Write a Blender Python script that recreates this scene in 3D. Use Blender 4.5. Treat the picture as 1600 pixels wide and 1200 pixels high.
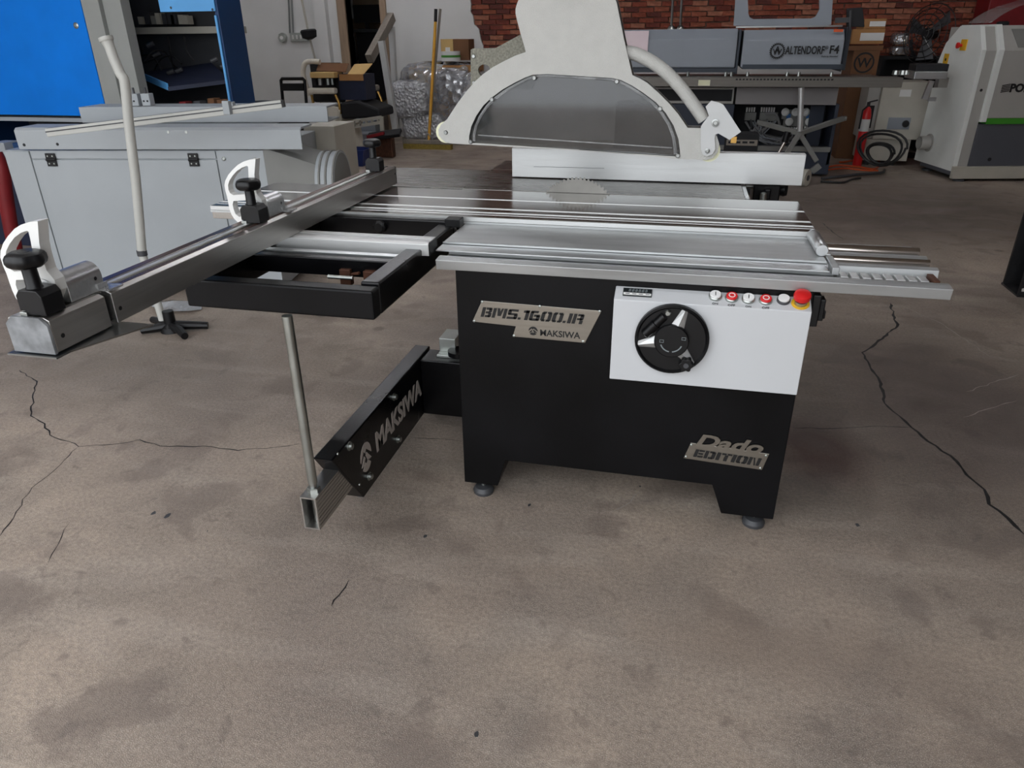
import bpy, bmesh, math, random
from mathutils import Vector, Matrix, Euler
random.seed(7)
R = math.radians
for o in list(bpy.data.objects): bpy.data.objects.remove(o)
scn = bpy.context.scene
col = scn.collection

# ------------------------------------------------------------------ camera
FPX, PITCH, ROLL, YAW, CAM = 1125.0, R(25.8), R(-0.55), R(-13.2), Vector((0, 0, 1.5))
fw = Vector((math.sin(YAW)*math.cos(PITCH), math.cos(YAW)*math.cos(PITCH), -math.sin(PITCH)))
r0 = Vector((math.cos(YAW), -math.sin(YAW), 0)); u0 = r0.cross(fw)
rt = math.cos(ROLL)*r0 + math.sin(ROLL)*u0
up = -math.sin(ROLL)*r0 + math.cos(ROLL)*u0
cd = bpy.data.cameras.new('camera'); cam = bpy.data.objects.new('camera', cd); col.objects.link(cam)
cd.sensor_width = 36; cd.lens = 36*FPX/1600; cd.clip_start = 0.02; cd.clip_end = 200
cam.matrix_world = Matrix(((rt.x, up.x, -fw.x, CAM.x), (rt.y, up.y, -fw.y, CAM.y), (rt.z, up.z, -fw.z, CAM.z), (0, 0, 0, 1)))
scn.camera = cam

# ------------------------------------------------------------------ light
world = bpy.data.worlds.new('world'); scn.world = world; world.use_nodes = True
bg = world.node_tree.nodes['Background']
bg.inputs[0].default_value = (0.92, 0.955, 1.0, 1); bg.inputs[1].default_value = 2.9
pl = bpy.data.lights.new('door_portal', 'AREA'); pl.shape = 'RECTANGLE'; pl.size = 8.3; pl.size_y = 4.3
pl.cycles.is_portal = True
po = bpy.data.objects.new('door_portal', pl); col.objects.link(po); po.location = (-2.75, -.95, 2.15); po.rotation_euler = (R(90), 0, R(180))
scn.view_settings.view_transform = 'Standard'; scn.view_settings.look = 'None'
scn.view_settings.gamma = 1; scn.view_settings.use_curve_mapping = False
scn.view_settings.exposure = 0.05

# ------------------------------------------------------------------ helpers
def ray(u, v):
    return rt*((u-800)/FPX) + up*(-(v-600)/FPX) + fw
def PY(u, v, Y):
    d = ray(u, v); return CAM + d*((Y-CAM.y)/d.y)
def PZ(u, v, Z):
    d = ray(u, v); return CAM + d*((Z-CAM.z)/d.z)
def PX(u, v, X):
    d = ray(u, v); return CAM + d*((X-CAM.x)/d.x)
def lin(c):
    out = []
    for k in c[:3]:
        k = k/255.0
        out.append(k/12.92 if k <= .04045 else ((k+.055)/1.055)**2.4)
    return (*out, 1)

MATS = {}
def mat(name, c, rough=.5, metal=0, var=.12, scale=6, bump=0, bscale=60, stretch=None, rvar=.08, spec=.5, coat=0, emit=None, c2=None):
    m = bpy.data.materials.new(name); m.use_nodes = True; MATS[name] = m
    nt = m.node_tree; b = nt.nodes['Principled BSDF']
    tc = nt.nodes.new('ShaderNodeTexCoord'); mp = nt.nodes.new('ShaderNodeMapping')
    nt.links.new(tc.outputs['Object'], mp.inputs[0])
    if stretch: mp.inputs['Scale'].default_value = stretch
    n = nt.nodes.new('ShaderNodeTexNoise'); n.inputs['Scale'].default_value = scale; n.inputs['Detail'].default_value = 5
    nt.links.new(mp.outputs[0], n.inputs['Vector'])
    mr = nt.nodes.new('ShaderNodeMapRange'); mr.inputs[1].default_value = .3; mr.inputs[2].default_value = .7
    nt.links.new(n.outputs['Fac'], mr.inputs[0])
    mx = nt.nodes.new('ShaderNodeMix'); mx.data_type = 'RGBA'
    base = lin(c); lo = lin(c2) if c2 else tuple(k*(1-var) for k in base[:3])+(1,); hi = tuple(min(1, k*(1+var)) for k in base[:3])+(1,)
    mx.inputs[6].default_value = lo; mx.inputs[7].default_value = hi
    nt.links.new(mr.outputs[0], mx.inputs[0]); nt.links.new(mx.outputs[2], b.inputs['Base Color'])
    rr = nt.nodes.new('ShaderNodeMapRange'); rr.inputs[3].default_value = max(.02, rough-rvar); rr.inputs[4].default_value = min(1, rough+rvar)
    nt.links.new(n.outputs['Fac'], rr.inputs[0]); nt.links.new(rr.outputs[0], b.inputs['Roughness'])
    b.inputs['Metallic'].default_value = metal; b.inputs['Specular IOR Level'].default_value = spec; b.inputs['Coat Weight'].default_value = coat
    if bump:
        n2 = nt.nodes.new('ShaderNodeTexNoise'); n2.inputs['Scale'].default_value = bscale; n2.inputs['Detail'].default_value = 3
        nt.links.new(mp.outputs[0], n2.inputs['Vector'])
        bp = nt.nodes.new('ShaderNodeBump'); bp.inputs['Strength'].default_value = bump; bp.inputs['Distance'].default_value = .01
        nt.links.new(n2.outputs['Fac'], bp.inputs['Height']); nt.links.new(bp.outputs[0], b.inputs['Normal'])
    if emit:
        b.inputs['Emission Color'].default_value = lin(emit[0]); b.inputs['Emission Strength'].default_value = emit[1]
    return m

def clear_mat(name, tint, dust, gloss_rough, fac_gloss=.12, bump=0, bscale=30, seethrough=.8):
    """clear plastic: transparent + a dusty film + reflection"""
    m = bpy.data.materials.new(name); m.use_nodes = True; MATS[name] = m
    nt = m.node_tree; nt.nodes.remove(nt.nodes['Principled BSDF']); out = nt.nodes['Material Output']
    tr = nt.nodes.new('ShaderNodeBsdfTransparent'); tr.inputs[0].default_value = lin(tint)
    df = nt.nodes.new('ShaderNodeBsdfDiffuse'); df.inputs[0].default_value = lin(dust)
    gl = nt.nodes.new('ShaderNodeBsdfGlossy'); gl.inputs['Roughness'].default_value = gloss_rough
    fr = nt.nodes.new('ShaderNodeFresnel'); fr.inputs[0].default_value = 1.49
    ad = nt.nodes.new('ShaderNodeMath'); ad.operation = 'ADD'; ad.inputs[1].default_value = fac_gloss; nt.links.new(fr.outputs[0], ad.inputs[0])
    n = nt.nodes.new('ShaderNodeTexNoise'); n.inputs['Scale'].default_value = 5; n.inputs['Detail'].default_value = 6; n.inputs['Distortion'].default_value = 1.5
    tc = nt.nodes.new('ShaderNodeTexCoord'); nt.links.new(tc.outputs['Object'], n.inputs['Vector'])
    mr = nt.nodes.new('ShaderNodeMapRange'); mr.inputs[1].default_value = .3; mr.inputs[2].default_value = .75
    mr.inputs[3].default_value = (1-seethrough)*.5; mr.inputs[4].default_value = (1-seethrough)*1.5; nt.links.new(n.outputs['Fac'], mr.inputs[0])
    m1 = nt.nodes.new('ShaderNodeMixShader'); nt.links.new(mr.outputs[0], m1.inputs[0]); nt.links.new(tr.outputs[0], m1.inputs[1]); nt.links.new(df.outputs[0], m1.inputs[2])
    m2 = nt.nodes.new('ShaderNodeMixShader'); nt.links.new(ad.outputs[0], m2.inputs[0]); nt.links.new(m1.outputs[0], m2.inputs[1]); nt.links.new(gl.outputs[0], m2.inputs[2])
    if bump:
        n2 = nt.nodes.new('ShaderNodeTexVoronoi'); n2.inputs['Scale'].default_value = bscale; nt.links.new(tc.outputs['Object'], n2.inputs['Vector'])
        bp = nt.nodes.new('ShaderNodeBump'); bp.inputs['Strength'].default_value = bump; bp.inputs['Distance'].default_value = .03
        nt.links.new(n2.outputs['Distance'], bp.inputs['Height']); nt.links.new(bp.outputs[0], gl.inputs['Normal']); nt.links.new(bp.outputs[0], df.inputs['Normal'])
    nt.links.new(m2.outputs[0], out.inputs['Surface'])
    return m

# ---- materials
mat('alu', (205, 207, 208), .34, 1, .07, 3, stretch=(1, 40, 40))
mat('alu_y', (196, 194, 190), .36, 1, .06, 3, stretch=(40, 1, 40))
mat('alu_flat', (182, 184, 184), .5, .9, .14, 2.2, stretch=(1, 9, 9), bump=.02, bscale=90)
mat('alu_polish', (190, 190, 188), .16, 1, .06, 3, stretch=(1, 30, 30))
mat('alu_white', (205, 206, 205), .45, .75, .04, 4, stretch=(1, 20, 20))
mat('cast', (222, 222, 219), .55, .25, .04, 9)
mat('steel', (150, 152, 150), .32, 1, .1, 8)
mat('zinc', (176, 180, 176), .36, 1, .12, 10)
mat('steel_table', (120, 118, 114), .28, 1, .15, 3, stretch=(1, 14, 1))
mat('blade', (112, 110, 106), .36, 1, .2, 9)
mat('plate', (160, 155, 146), .34, 1, .05, 4, stretch=(1, 30, 30))
mat('black_paint', (7, 7, 9), .38, 0, .7, 2.5, bump=.04, bscale=220, spec=.2)
mat('black_gloss', (4, 4, 6), .3, 0, .2, 5, bump=.05, bscale=160, spec=.3)
mat('black_plastic', (9, 9, 11), .4, 0, .15, 20, spec=.35)
mat('dark_grey', (62, 63, 66), .5, 0, .1, 9)
mat('end_cap', (120, 122, 124), .6, 0, .35, 30)
mat('white_powder', (196, 197, 196), .5, 0, .03, 12, bump=.05, bscale=350)
mat('guard_paint', (186, 185, 180), .62, 0, .04, 20, bump=.3, bscale=260)
mat('guard_edge', (70, 68, 64), .6, 0, .1, 20)
mat('grey_mottle', (122, 120, 108), .7, 0, .35, 120, bump=.2, bscale=200)
mat('cream_edge', (222, 222, 190), .6, 0, .05, 10)
mat('panel_white', (196, 198, 200), .42, 0, .015, 4, bump=.03, bscale=400)
mat('panel_top', (196, 194, 192), .45, 0, .02, 4)
mat('red', (205, 28, 30), .35, 0, .05, 6)
mat('red_dark', (120, 18, 24), .5, 0, .15, 6)
mat('yellow', (226, 176, 40), .45, 0, .06, 6)
mat('btn_white', (228, 228, 226), .35, 0, .02, 6)
mat('ink', (14, 14, 15), .6, 0, .0, 6)
mat('logo_grey', (170, 160, 152), .6, 0, .03, 6)
mat('lcd', (26, 30, 32), .2, 0, .1, 6)
mat('lcd_seg', (120, 128, 130), .4, 0, .05, 6)
mat('tape', (92, 62, 50), .3, .8, .2, 6, stretch=(8, 60, 8))
mat('rust', (84, 52, 36), .6, .4, .3, 30)
mat('copper_rod', (205, 196, 188), .14, 1, .03, 5)
mat('mach_grey', (160, 165, 168), .5, 0, .04, 3)
mat('mach_beige', (178, 174, 162), .55, 0, .08, 4)
mat('mach_grey_dark', (122, 122, 118), .55, 0, .1, 4)
mat('blue', (0, 122, 226), .55, 0, .08, 3, bump=.04, bscale=300, spec=.2)
mat('blue_light', (92, 166, 226), .5, 0, .06, 4)
mat('blue_dark', (6, 52, 96), .5, 0, .12, 3)
mat('navy', (26, 34, 58), .6, 0, .2, 4)
mat('near_black', (16, 16, 20), .7, 0, .3, 6)
mat('post_grey', (150, 152, 148), .55, 0, .04, 4)
mat('pole_white', (184, 184, 178), .4, 0, .05, 8)
mat('alt_grey', (136, 142, 149), .55, 0, .04, 3)
mat('alt_warm', (142, 138, 138), .55, 0, .04, 3)
mat('alt_dark', (44, 52, 62), .5, 0, .1, 4)
mat('alt_navy', (42, 50, 66), .55, 0, .15, 3)
mat('pol_white', (230, 233, 228), .5, 0, .04, 4)
mat('pol_grey', (168, 166, 160), .5, 0, .03, 4)
mat('pol_dark', (84, 86, 92), .55, 0, .04, 4)
mat('green', (62, 142, 40), .5, 0, .04, 4)
mat('wall_white', (214, 214, 212), .85, 0, .05, 1.5, bump=.15, bscale=14)
mat('door_wood', (150, 128, 106), .6, 0, .12, 5, stretch=(8, 8, 1))
mat('ceiling_paint', (170, 164, 156), .9, 0, .1, 2)
mat('side_brick', (118, 84, 68), .9, 0, .25, 5)
mat('office_wall', (150, 132, 108), .85, 0, .05, 2)
for i, c in enumerate(((128, 62, 44), (108, 50, 38), (142, 78, 56), (92, 46, 38), (150, 96, 74))):
    mat('brick_%d' % i, c, .9, 0, .3, 14, bump=.6, bscale=40)
mat('mortar', (104, 84, 74), .95, 0, .3, 12, bump=.5, bscale=30)
mat('cardboard', (168, 122, 74), .8, 0, .08, 8)
mat('cardboard_dark', (112, 76, 48), .8, 0, .1, 8)
mat('cardboard_pale', (206, 172, 112), .8, 0, .06, 8)
mat('paper', (232, 214, 218), .8, 0, .03, 6)
mat('paper_white', (225, 225, 222), .8, 0, .03, 6)
mat('porcelain', (224, 218, 204), .3, 0, .04, 6)
mat('brass', (168, 132, 74), .35, 1, .2, 12)
mat('wood_grey', (134, 126, 116), .7, 0, .15, 6, stretch=(6, 6, 1))
mat('bristle', (142, 122, 56), .9, 0, .3, 60)
mat('handle_yellow', (214, 156, 30), .4, 0, .08, 6)
mat('orange', (206, 84, 34), .5, 0, .05, 6)
mat('rubber', (22, 22, 23), .55, 0, .15, 8)
mat('cable_grey', (126, 126, 126), .5, 0, .1, 8)
mat('cable_blue', (40, 92, 148), .5, 0, .1, 8)
mat('bin_blue', (22, 44, 104), .45, 0, .08, 6)
mat('chipped', (26, 26, 28), .5, 0, .3, 10, bump=.2, bscale=40)
mat('chip_white', (196, 194, 188), .7, 0, .1, 30)
mat('beam_grey', (112, 108, 102), .5, .6, .1, 3, stretch=(1, 20, 20))
mat('amber_lamp', (255, 200, 120), .5, 0, 0, 3, emit=((255, 190, 110), 9))
clear_mat('acrylic', (212, 213, 214), (120, 120, 118), .06, .0, seethrough=.9)
clear_mat('lens', (236, 238, 238), (226, 226, 226), .08, .0, seethrough=.72)
clear_mat('bubble_wrap', (214, 216, 220), (232, 235, 242), .3, .3, bump=.9, bscale=26, seethrough=.45)
clear_mat('film', (228, 229, 231), (226, 228, 234), .16, .24, bump=.7, bscale=9, seethrough=.62)

def wm(o):
    m = Matrix.Identity(4)
    while o is not None:
        m = o.matrix_basis @ m; o = o.parent
    return m

class MB:
    def __init__(s): s.v = []; s.f = []
    def add(s, vs, fs):
        o = len(s.v); s.v += [Vector(v) for v in vs]; s.f += [tuple(i+o for i in f) for f in fs]; return s
    def box(s, x0, x1, y0, y1, z0, z1):
        vs = [(x0, y0, z0), (x1, y0, z0), (x1, y1, z0), (x0, y1, z0), (x0, y0, z1), (x1, y0, z1), (x1, y1, z1), (x0, y1, z1)]
        return s.add(vs, [(3, 2, 1, 0), (4, 5, 6, 7), (0, 1, 5, 4), (1, 2, 6, 5), (2, 3, 7, 6), (3, 0, 4, 7)])
    def pbox(s, u0, v0, u1, v1, Y, depth):
        a = PY(u0, v1, Y); b = PY(u1, v0, Y); c = PY(u0, v0, Y)
        return s.box((a.x+c.x)/2, b.x, Y, Y+depth, a.z, b.z)
    def bar(s, p, q, w, h, upv=(0, 0, 1)):
        p, q = Vector(p), Vector(q); d = (q-p).normalized(); U = Vector(upv)
        if abs(d.dot(U)) > .98: U = Vector((0, 1, 0))
        sd = d.cross(U).normalized(); U = sd.cross(d)
        vs = []
        for c in (p, q):
            for a, b in ((-1, -1), (1, -1), (1, 1), (-1, 1)): vs.append(c+sd*a*w/2+U*b*h/2)
        return s.add(vs, [(0, 1, 2, 3), (7, 6, 5, 4), (4, 5, 1, 0), (5, 6, 2, 1), (6, 7, 3, 2), (7, 4, 0, 3)])
    def tube(s, pts, r, n=10, caps=True):
        pts = [Vector(p) for p in pts]; rs = r if isinstance(r, (list, tuple)) else [r]*len(pts)
        prev = None; base = len(s.v)
        for i, p in enumerate(pts):
            if i == 0: d = pts[1]-p
            elif i == len(pts)-1: d = p-pts[i-1]
            else: d = (pts[i+1]-p).normalized()+(p-pts[i-1]).normalized()
            d = d.normalized() if d.length > 1e-9 else Vector((0, 0, 1))
            if prev is None:
                a = Vector((0, 0, 1)) if abs(d.z) < .9 else Vector((1, 0, 0)); prev = d.cross(a).normalized()
            prev = (prev-d*prev.dot(d)).normalized(); q = d.cross(prev)
            for k in range(n):
                t = 2*math.pi*k/n; s.v.append(p+(prev*math.cos(t)+q*math.sin(t))*rs[i])
        for i in range(len(pts)-1):
            for k in range(n):
                a = base+i*n+k; b = base+i*n+(k+1) % n; s.f.append((a, b, b+n, a+n))
        if caps:
            s.f.append(tuple(base+k for k in reversed(range(n)))); s.f.append(tuple(base+(len(pts)-1)*n+k for k in range(n)))
        return s
    def cyl(s, p, q, r, r2=None, n=20):
        return s.tube([p, q], [r, r if r2 is None else r2], n)
    def lathe(s, prof, base, axis=(0, 0, 1), n=24):
        ax = Vector(axis).normalized(); a = Vector((0, 0, 1)) if abs(ax.z) < .9 else Vector((1, 0, 0)); e = ax.cross(a).normalized(); g = ax.cross(e)
        b0 = len(s.v); B = Vector(base)
        for (r, h) in prof:
            for k in range(n):
                t = 2*math.pi*k/n; s.v.append(B+ax*h+(e*math.cos(t)+g*math.sin(t))*r)
        for i in range(len(prof)-1):
            for k in range(n):
                a = b0+i*n+k; b = b0+i*n+(k+1) % n; s.f.append((a, b, b+n, a+n))
        s.f.append(tuple(b0+k for k in reversed(range(n)))); s.f.append(tuple(b0+(len(prof)-1)*n+k for k in range(n)))
        return s
    def prism(s, poly, a, b, plane='xz'):
        n = len(poly)
        def mk(p, t):
            return {'xz': (p[0], t, p[1]), 'yz': (t, p[0], p[1]), 'xy': (p[0], p[1], t)}[plane]
        vs = [mk(p, a) for p in poly]+[mk(p, b) for p in poly]
        fs = [tuple(range(n)), tuple(reversed(range(n, 2*n)))]+[(i, n+i, n+(i+1) % n, (i+1) % n) for i in range(n)]
        return s.add(vs, fs)
    def plate(s, outs, thick, fn):
        """polygons with holes (2-D outlines), extruded; fn(a, b, t) -> point"""
        c = bpy.data.curves.new('tmp', 'CURVE'); c.dimensions = '2D'; c.fill_mode = 'BOTH'; c.extrude = thick/2
        for o in outs:
            sp = c.splines.new('POLY'); sp.points.add(len(o)-1)
            for i, p in enumerate(o): sp.points[i].co = (p[0], p[1], 0, 1)
            sp.use_cyclic_u = True
        ob = bpy.data.objects.new('tmp', c); me = bpy.data.meshes.new_from_object(ob)
        s.add([fn(v.co.x, v.co.y, v.co.z+thick/2) for v in me.vertices], [tuple(p.vertices) for p in me.polygons])
        bpy.data.objects.remove(ob); bpy.data.curves.remove(c); bpy.data.meshes.remove(me); return s
    def text(s, body, p, right, upv, width=None, height=None, bold=.0, shear=0, ext=.001, center=False):
        c = bpy.data.curves.new('tmp', 'FONT'); c.body = body; c.size = 1; c.offset = bold; c.shear = shear; c.extrude = .5; c.resolution_u = 3
        ob = bpy.data.objects.new('tmp', c); me = bpy.data.meshes.new_from_object(ob)
        xs = [v.co.x for v in me.vertices]; ys = [v.co.y for v in me.vertices]
        if xs:
            x0, x1, y0, y1 = min(xs), max(xs), min(ys), max(ys)
            sx = width/(x1-x0) if width else height/(y1-y0); sy = height/(y1-y0) if height else sx
            p = Vector(p); rr = Vector(right).normalized(); uu = Vector(upv).normalized(); nn = rr.cross(uu)
            ox = (x0+x1)/2 if center else x0
            s.add([p+rr*(v.co.x-ox)*sx+uu*(v.co.y-(y0+y1)/2 if center else v.co.y-y0)*sy+nn*((v.co.z+.5)*ext) for v in me.vertices], [tuple(q.vertices) for q in me.polygons])
        bpy.data.objects.remove(ob); bpy.data.curves.remove(c); bpy.data.meshes.remove(me); return s
    def build(s, name, m, parent=None, smooth=True, bevel=0, local=False, label=None, seg=2):
        me = bpy.data.meshes.new(name)
        vs = s.v
        if parent is not None and not local:
            inv = wm(parent).inverted(); vs = [inv @ v for v in vs]
        me.from_pydata([tuple(v) for v in vs], [], s.f); me.update()
        bm = bmesh.new(); bm.from_mesh(me); bmesh.ops.recalc_face_normals(bm, faces=bm.faces); bm.to_mesh(me); bm.free()
        me.materials.append(MATS[m])
        if smooth:
            for p in me.polygons: p.use_smooth = True
            me.set_sharp_from_angle(angle=R(32))
        ob = bpy.data.objects.new(name, me); col.objects.link(ob); ob.parent = parent
        if bevel:
            b = ob.modifiers.new('bevel', 'BEVEL'); b.width = bevel; b.segments = seg; b.limit_method = 'ANGLE'; b.angle_limit = R(40)
        if label: ob['label'] = label
        return ob

def thing(name, label, cat, loc=(0, 0, 0), rz=0, group=None):
    o = bpy.data.objects.new(name, None); col.objects.link(o); o.location = loc; o.rotation_euler = (0, 0, rz); o.empty_display_size = .1
    o['label'] = label; o['category'] = cat
    if group: o['group'] = group
    return o
def tag(o, label, cat, group=None):
    o['label'] = label; o['category'] = cat
    if group: o['group'] = group
    return o
def struct(o): o['kind'] = 'structure'; return o
def dupe(o, dx, parent=None):
    c = o.copy(); col.objects.link(c); c.parent = parent if parent is not None else o.parent; c.location = Vector(o.location)+Vector(dx); return c
def arc(cx, cy, r, a0, a1, n=10, ry=None):
    ry = r if ry is None else ry
    return [(cx+r*math.cos(R(a0+(a1-a0)*i/n)), cy+ry*math.sin(R(a0+(a1-a0)*i/n))) for i in range(n+1)]
def smoothpts(pts, k=6, closed=False):
    P = [Vector(p) for p in pts]; n = len(P); out = []
    rng = range(n) if closed else range(n-1)
    for i in rng:
        p0 = P[(i-1) % n] if closed or i > 0 else P[i]; p1 = P[i]; p2 = P[(i+1) % n]; p3 = P[(i+2) % n] if closed or i+2 < n else p2
        for j in range(k):
            t = j/k; out.append(.5*((2*p1)+(p2-p0)*t+(2*p0-5*p1+4*p2-p3)*t*t+(3*p1-p0-3*p2+p3)*t**3))
    if not closed: out.append(P[-1])
    return out
class Loc:
    """local frame of a rotated thing"""
    def __init__(s, o, rz): s.o = Vector(o); s.rz = rz; s.m = Matrix.Rotation(rz, 3, 'Z'); s.i = s.m.transposed()
    def px(s, u, v, yl):
        d = s.i @ ray(u, v); c = s.i @ (CAM-s.o); return c+d*((yl-c.y)/d.y)
    def pz(s, u, v, zl):
        d = s.i @ ray(u, v); c = s.i @ (CAM-s.o); return c+d*((zl-c.z)/d.z)
    def box(s, mb, u0, v0, u1, v1, yl, depth):
        a = s.px(u0, v1, yl); b = s.px(u1, v0, yl); c = s.px(u0, v0, yl); return mb.box((a.x+c.x)/2, b.x, yl, yl+depth, a.z, b.z)

XA, YA, ZA = Vector((1, 0, 0)), Vector((0, 1, 0)), Vector((0, 0, 1))

# ------------------------------------------------------------------ room
def floor_material():
    m = bpy.data.materials.new('concrete'); m.use_nodes = True; MATS['concrete'] = m
    nt = m.node_tree; b = nt.nodes['Principled BSDF']; N = nt.nodes.new; L = nt.links.new
    tc = N('ShaderNodeTexCoord')
    def noise(sc, det=6, dist=0, st=None):
        n = N('ShaderNodeTexNoise'); n.inputs['Scale'].default_value = sc; n.inputs['Detail'].default_value = det; n.inputs['Distortion'].default_value = dist
        if st:
            mp = N('ShaderNodeMapping'); mp.inputs['Scale'].default_value = st; mp.inputs['Rotation'].default_value = (0, 0, R(25)); L(tc.outputs['Object'], mp.inputs[0]); L(mp.outputs[0], n.inputs['Vector'])
        else: L(tc.outputs['Object'], n.inputs['Vector'])
        return n
    def rng(src, a, c, d=0, e=1):
        r_ = N('ShaderNodeMapRange'); r_.inputs[1].default_value = a; r_.inputs[2].default_value = c; r_.inputs[3].default_value = d; r_.inputs[4].default_value = e; L(src, r_.inputs[0]); return r_.outputs[0]
    def mix(f, A, B, mode='MIX'):
        x = N('ShaderNodeMix'); x.data_type = 'RGBA'; x.blend_type = mode
        if isinstance(f, float): x.inputs[0].default_value = f
        else: L(f, x.inputs[0])
        for k, s_ in ((6, A), (7, B)):
            if isinstance(s_, tuple): x.inputs[k].default_value = s_
            else: L(s_, x.inputs[k])
        return x.outputs[2]
    big = noise(.55, 5, .6); med = noise(2.6, 8, .8); fine = noise(75, 4); grit = noise(360, 2); patch = noise(3.4, 4, .3); pit = noise(11, 3, .5); streak = noise(1.6, 6, .4, (1, 4, 1))
    c = mix(rng(big.outputs['Fac'], .35, .65), lin((134, 119, 108)), lin((188, 170, 152)))
    c = mix(rng(med.outputs['Fac'], .42, .72, 0, .6), c, lin((118, 108, 100)))
    c = mix(rng(streak.outputs['Fac'], .5, .75, 0, .45), c, lin((196, 182, 168)))
    c = mix(rng(fine.outputs['Fac'], .3, .7, 0, 1), c, mix(.42, c, (.05, .045, .04, 1)))
    c = mix(rng(grit.outputs['Fac'],   .5, .72, 0, .5), c, lin((226, 216, 204)))
    c = mix(rng(patch.outputs['Fac'], .56, .63, 0, .5), c, lin((116, 104, 96)))
    c = mix(rng(pit.outputs['Fac'], .62, .7, 0, .45), c, lin((108, 98, 91)))
    vor = N('ShaderNodeTexVoronoi'); vor.inputs['Scale'].default_value = 2.1; L(tc.outputs['Object'], vor.inputs['Vector'])
    c = mix(rng(vor.outputs['Distance'], .05, .09, .55, 0), c, lin((74, 68, 64)))
    # red-brown stain, darker patches; the broad right-hand blobs paint in dimmer light
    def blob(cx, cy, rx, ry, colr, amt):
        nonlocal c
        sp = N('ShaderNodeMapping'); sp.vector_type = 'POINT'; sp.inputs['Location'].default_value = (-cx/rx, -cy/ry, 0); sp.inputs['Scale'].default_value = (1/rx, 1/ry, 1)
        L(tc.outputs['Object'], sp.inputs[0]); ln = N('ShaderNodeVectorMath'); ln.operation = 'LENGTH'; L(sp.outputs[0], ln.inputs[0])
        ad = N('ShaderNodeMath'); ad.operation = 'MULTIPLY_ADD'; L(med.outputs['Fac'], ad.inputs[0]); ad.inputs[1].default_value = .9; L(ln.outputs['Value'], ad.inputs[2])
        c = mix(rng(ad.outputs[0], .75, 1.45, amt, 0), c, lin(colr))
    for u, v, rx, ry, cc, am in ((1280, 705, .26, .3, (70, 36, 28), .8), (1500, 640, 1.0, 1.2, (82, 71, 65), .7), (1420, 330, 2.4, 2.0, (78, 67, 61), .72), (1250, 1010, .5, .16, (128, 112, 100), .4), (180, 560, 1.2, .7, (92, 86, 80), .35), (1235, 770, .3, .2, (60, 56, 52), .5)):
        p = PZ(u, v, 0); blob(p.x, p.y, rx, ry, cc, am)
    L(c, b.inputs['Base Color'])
    L(rng(med.outputs['Fac'], .3, .7, .42, .72), b.inputs['Roughness'])
    bp = N('ShaderNodeBump'); bp.inputs['Strength'].default_value = .3; bp.inputs['Distance'].default_value = .01
    hs = N('ShaderNodeMath'); hs.operation = 'ADD'; L(fine.outputs['Fac'], hs.inputs[0]); L(grit.outputs['Fac'], hs.inputs[1])
    L(hs.outputs[0], bp.inputs['Height']); L(bp.outputs[0], b.inputs['Normal'])
floor_material()
WB = 11.9
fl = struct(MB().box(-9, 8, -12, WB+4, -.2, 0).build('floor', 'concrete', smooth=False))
def crack(pxs, w=.005, name='crack'):
    pts = []
    for i in range(len(pxs)-1):
        a = PZ(*pxs[i], 0); b = PZ(*pxs[i+1], 0); n = max(2, int((b-a).length/.035))
        sd = Vector((-(b-a).y, (b-a).x, 0)).normalized()
        for k in range(n):
            t = k/n; pts.append(a.lerp(b, t)+sd*random.uniform(-.007, .007)*(0 if k == 0 else 1))
    pts.append(PZ(*pxs[-1], 0)); vs = []; fs = []
    for i, p in enumerate(pts):
        d = (pts[min(i+1, len(pts)-1)]-pts[max(i-1, 0)]).normalized(); sd = Vector((-d.y, d.x, 0)); ww = w*random.uniform(.35, 1.0)
        if i in (0, len(pts)-1): ww *= .2
        vs += [p+sd*ww/2+ZA*.0006, p-sd*ww/2+ZA*.0006]
        if i: fs.append((2*i-2, 2*i-1, 2*i+1, 2*i))
    return MB().add(vs, fs).build(name, 'ink', fl, smooth=False)
crack([(30, 578), (58, 596), (52, 625), (48, 650), (70, 662), (78, 680), (108, 690), (123, 698), (180, 694), (218, 687), (250, 697), (330, 698), (372, 704), (430, 699), (470, 693)], .007)
crack([(123, 698), (85, 735), (50, 762), (25, 800), (0, 838)], .006)
crack([(648, 684), (690, 686), (722, 690)], .006)
crack([(1391, 474), (1402, 510), (1370, 535), (1347, 551), (1372, 590), (1382, 630), (1405, 650), (1424, 668), (1450, 690), (1485, 712), (1510, 742), (1538, 765), (1545, 788), (1575, 810), (1600, 835)], .017)
crack([(1424, 668), (1370, 666), (1320, 669), (1240, 669)], .006)
crack([(1284, 348), (1300, 362), (1318, 374)], .012)
crack([(518, 948), (530, 930), (546, 905)], .006)
crack([(75, 880), (96, 840), (110, 815)], .004)
def chip(u, v, r):
    p = PZ(u, v, 0); poly = [(p.x+r*random.uniform(.5, 1)*math.cos(k*.7), p.y+r*1.6*random.uniform(.5, 1)*math.sin(k*.7)) for k in range(9)]
    MB().prism(poly, .0002, .0007, 'xy').build('floor_chip', 'dark_grey', fl, smooth=False)
for q in ((664, 838, .009), (745, 1147, .007), (827, 789, .008), (324, 830, .003), (1340, 820, .009), (1000, 760, .004), (262, 806, .012), (240, 802, .01)): chip(*q)
for pxs in ([(1415, 480), (1470, 505), (1545, 556), (1590, 566)], [(1510, 612), (1592, 585)], [(1505, 652), (1590, 626)], [(955, 800), (985, 785), (1000, 768)]):
    o_ = crack(pxs, .006, 'scratch'); o_.data.materials[0] = MATS['logo_grey']

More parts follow.
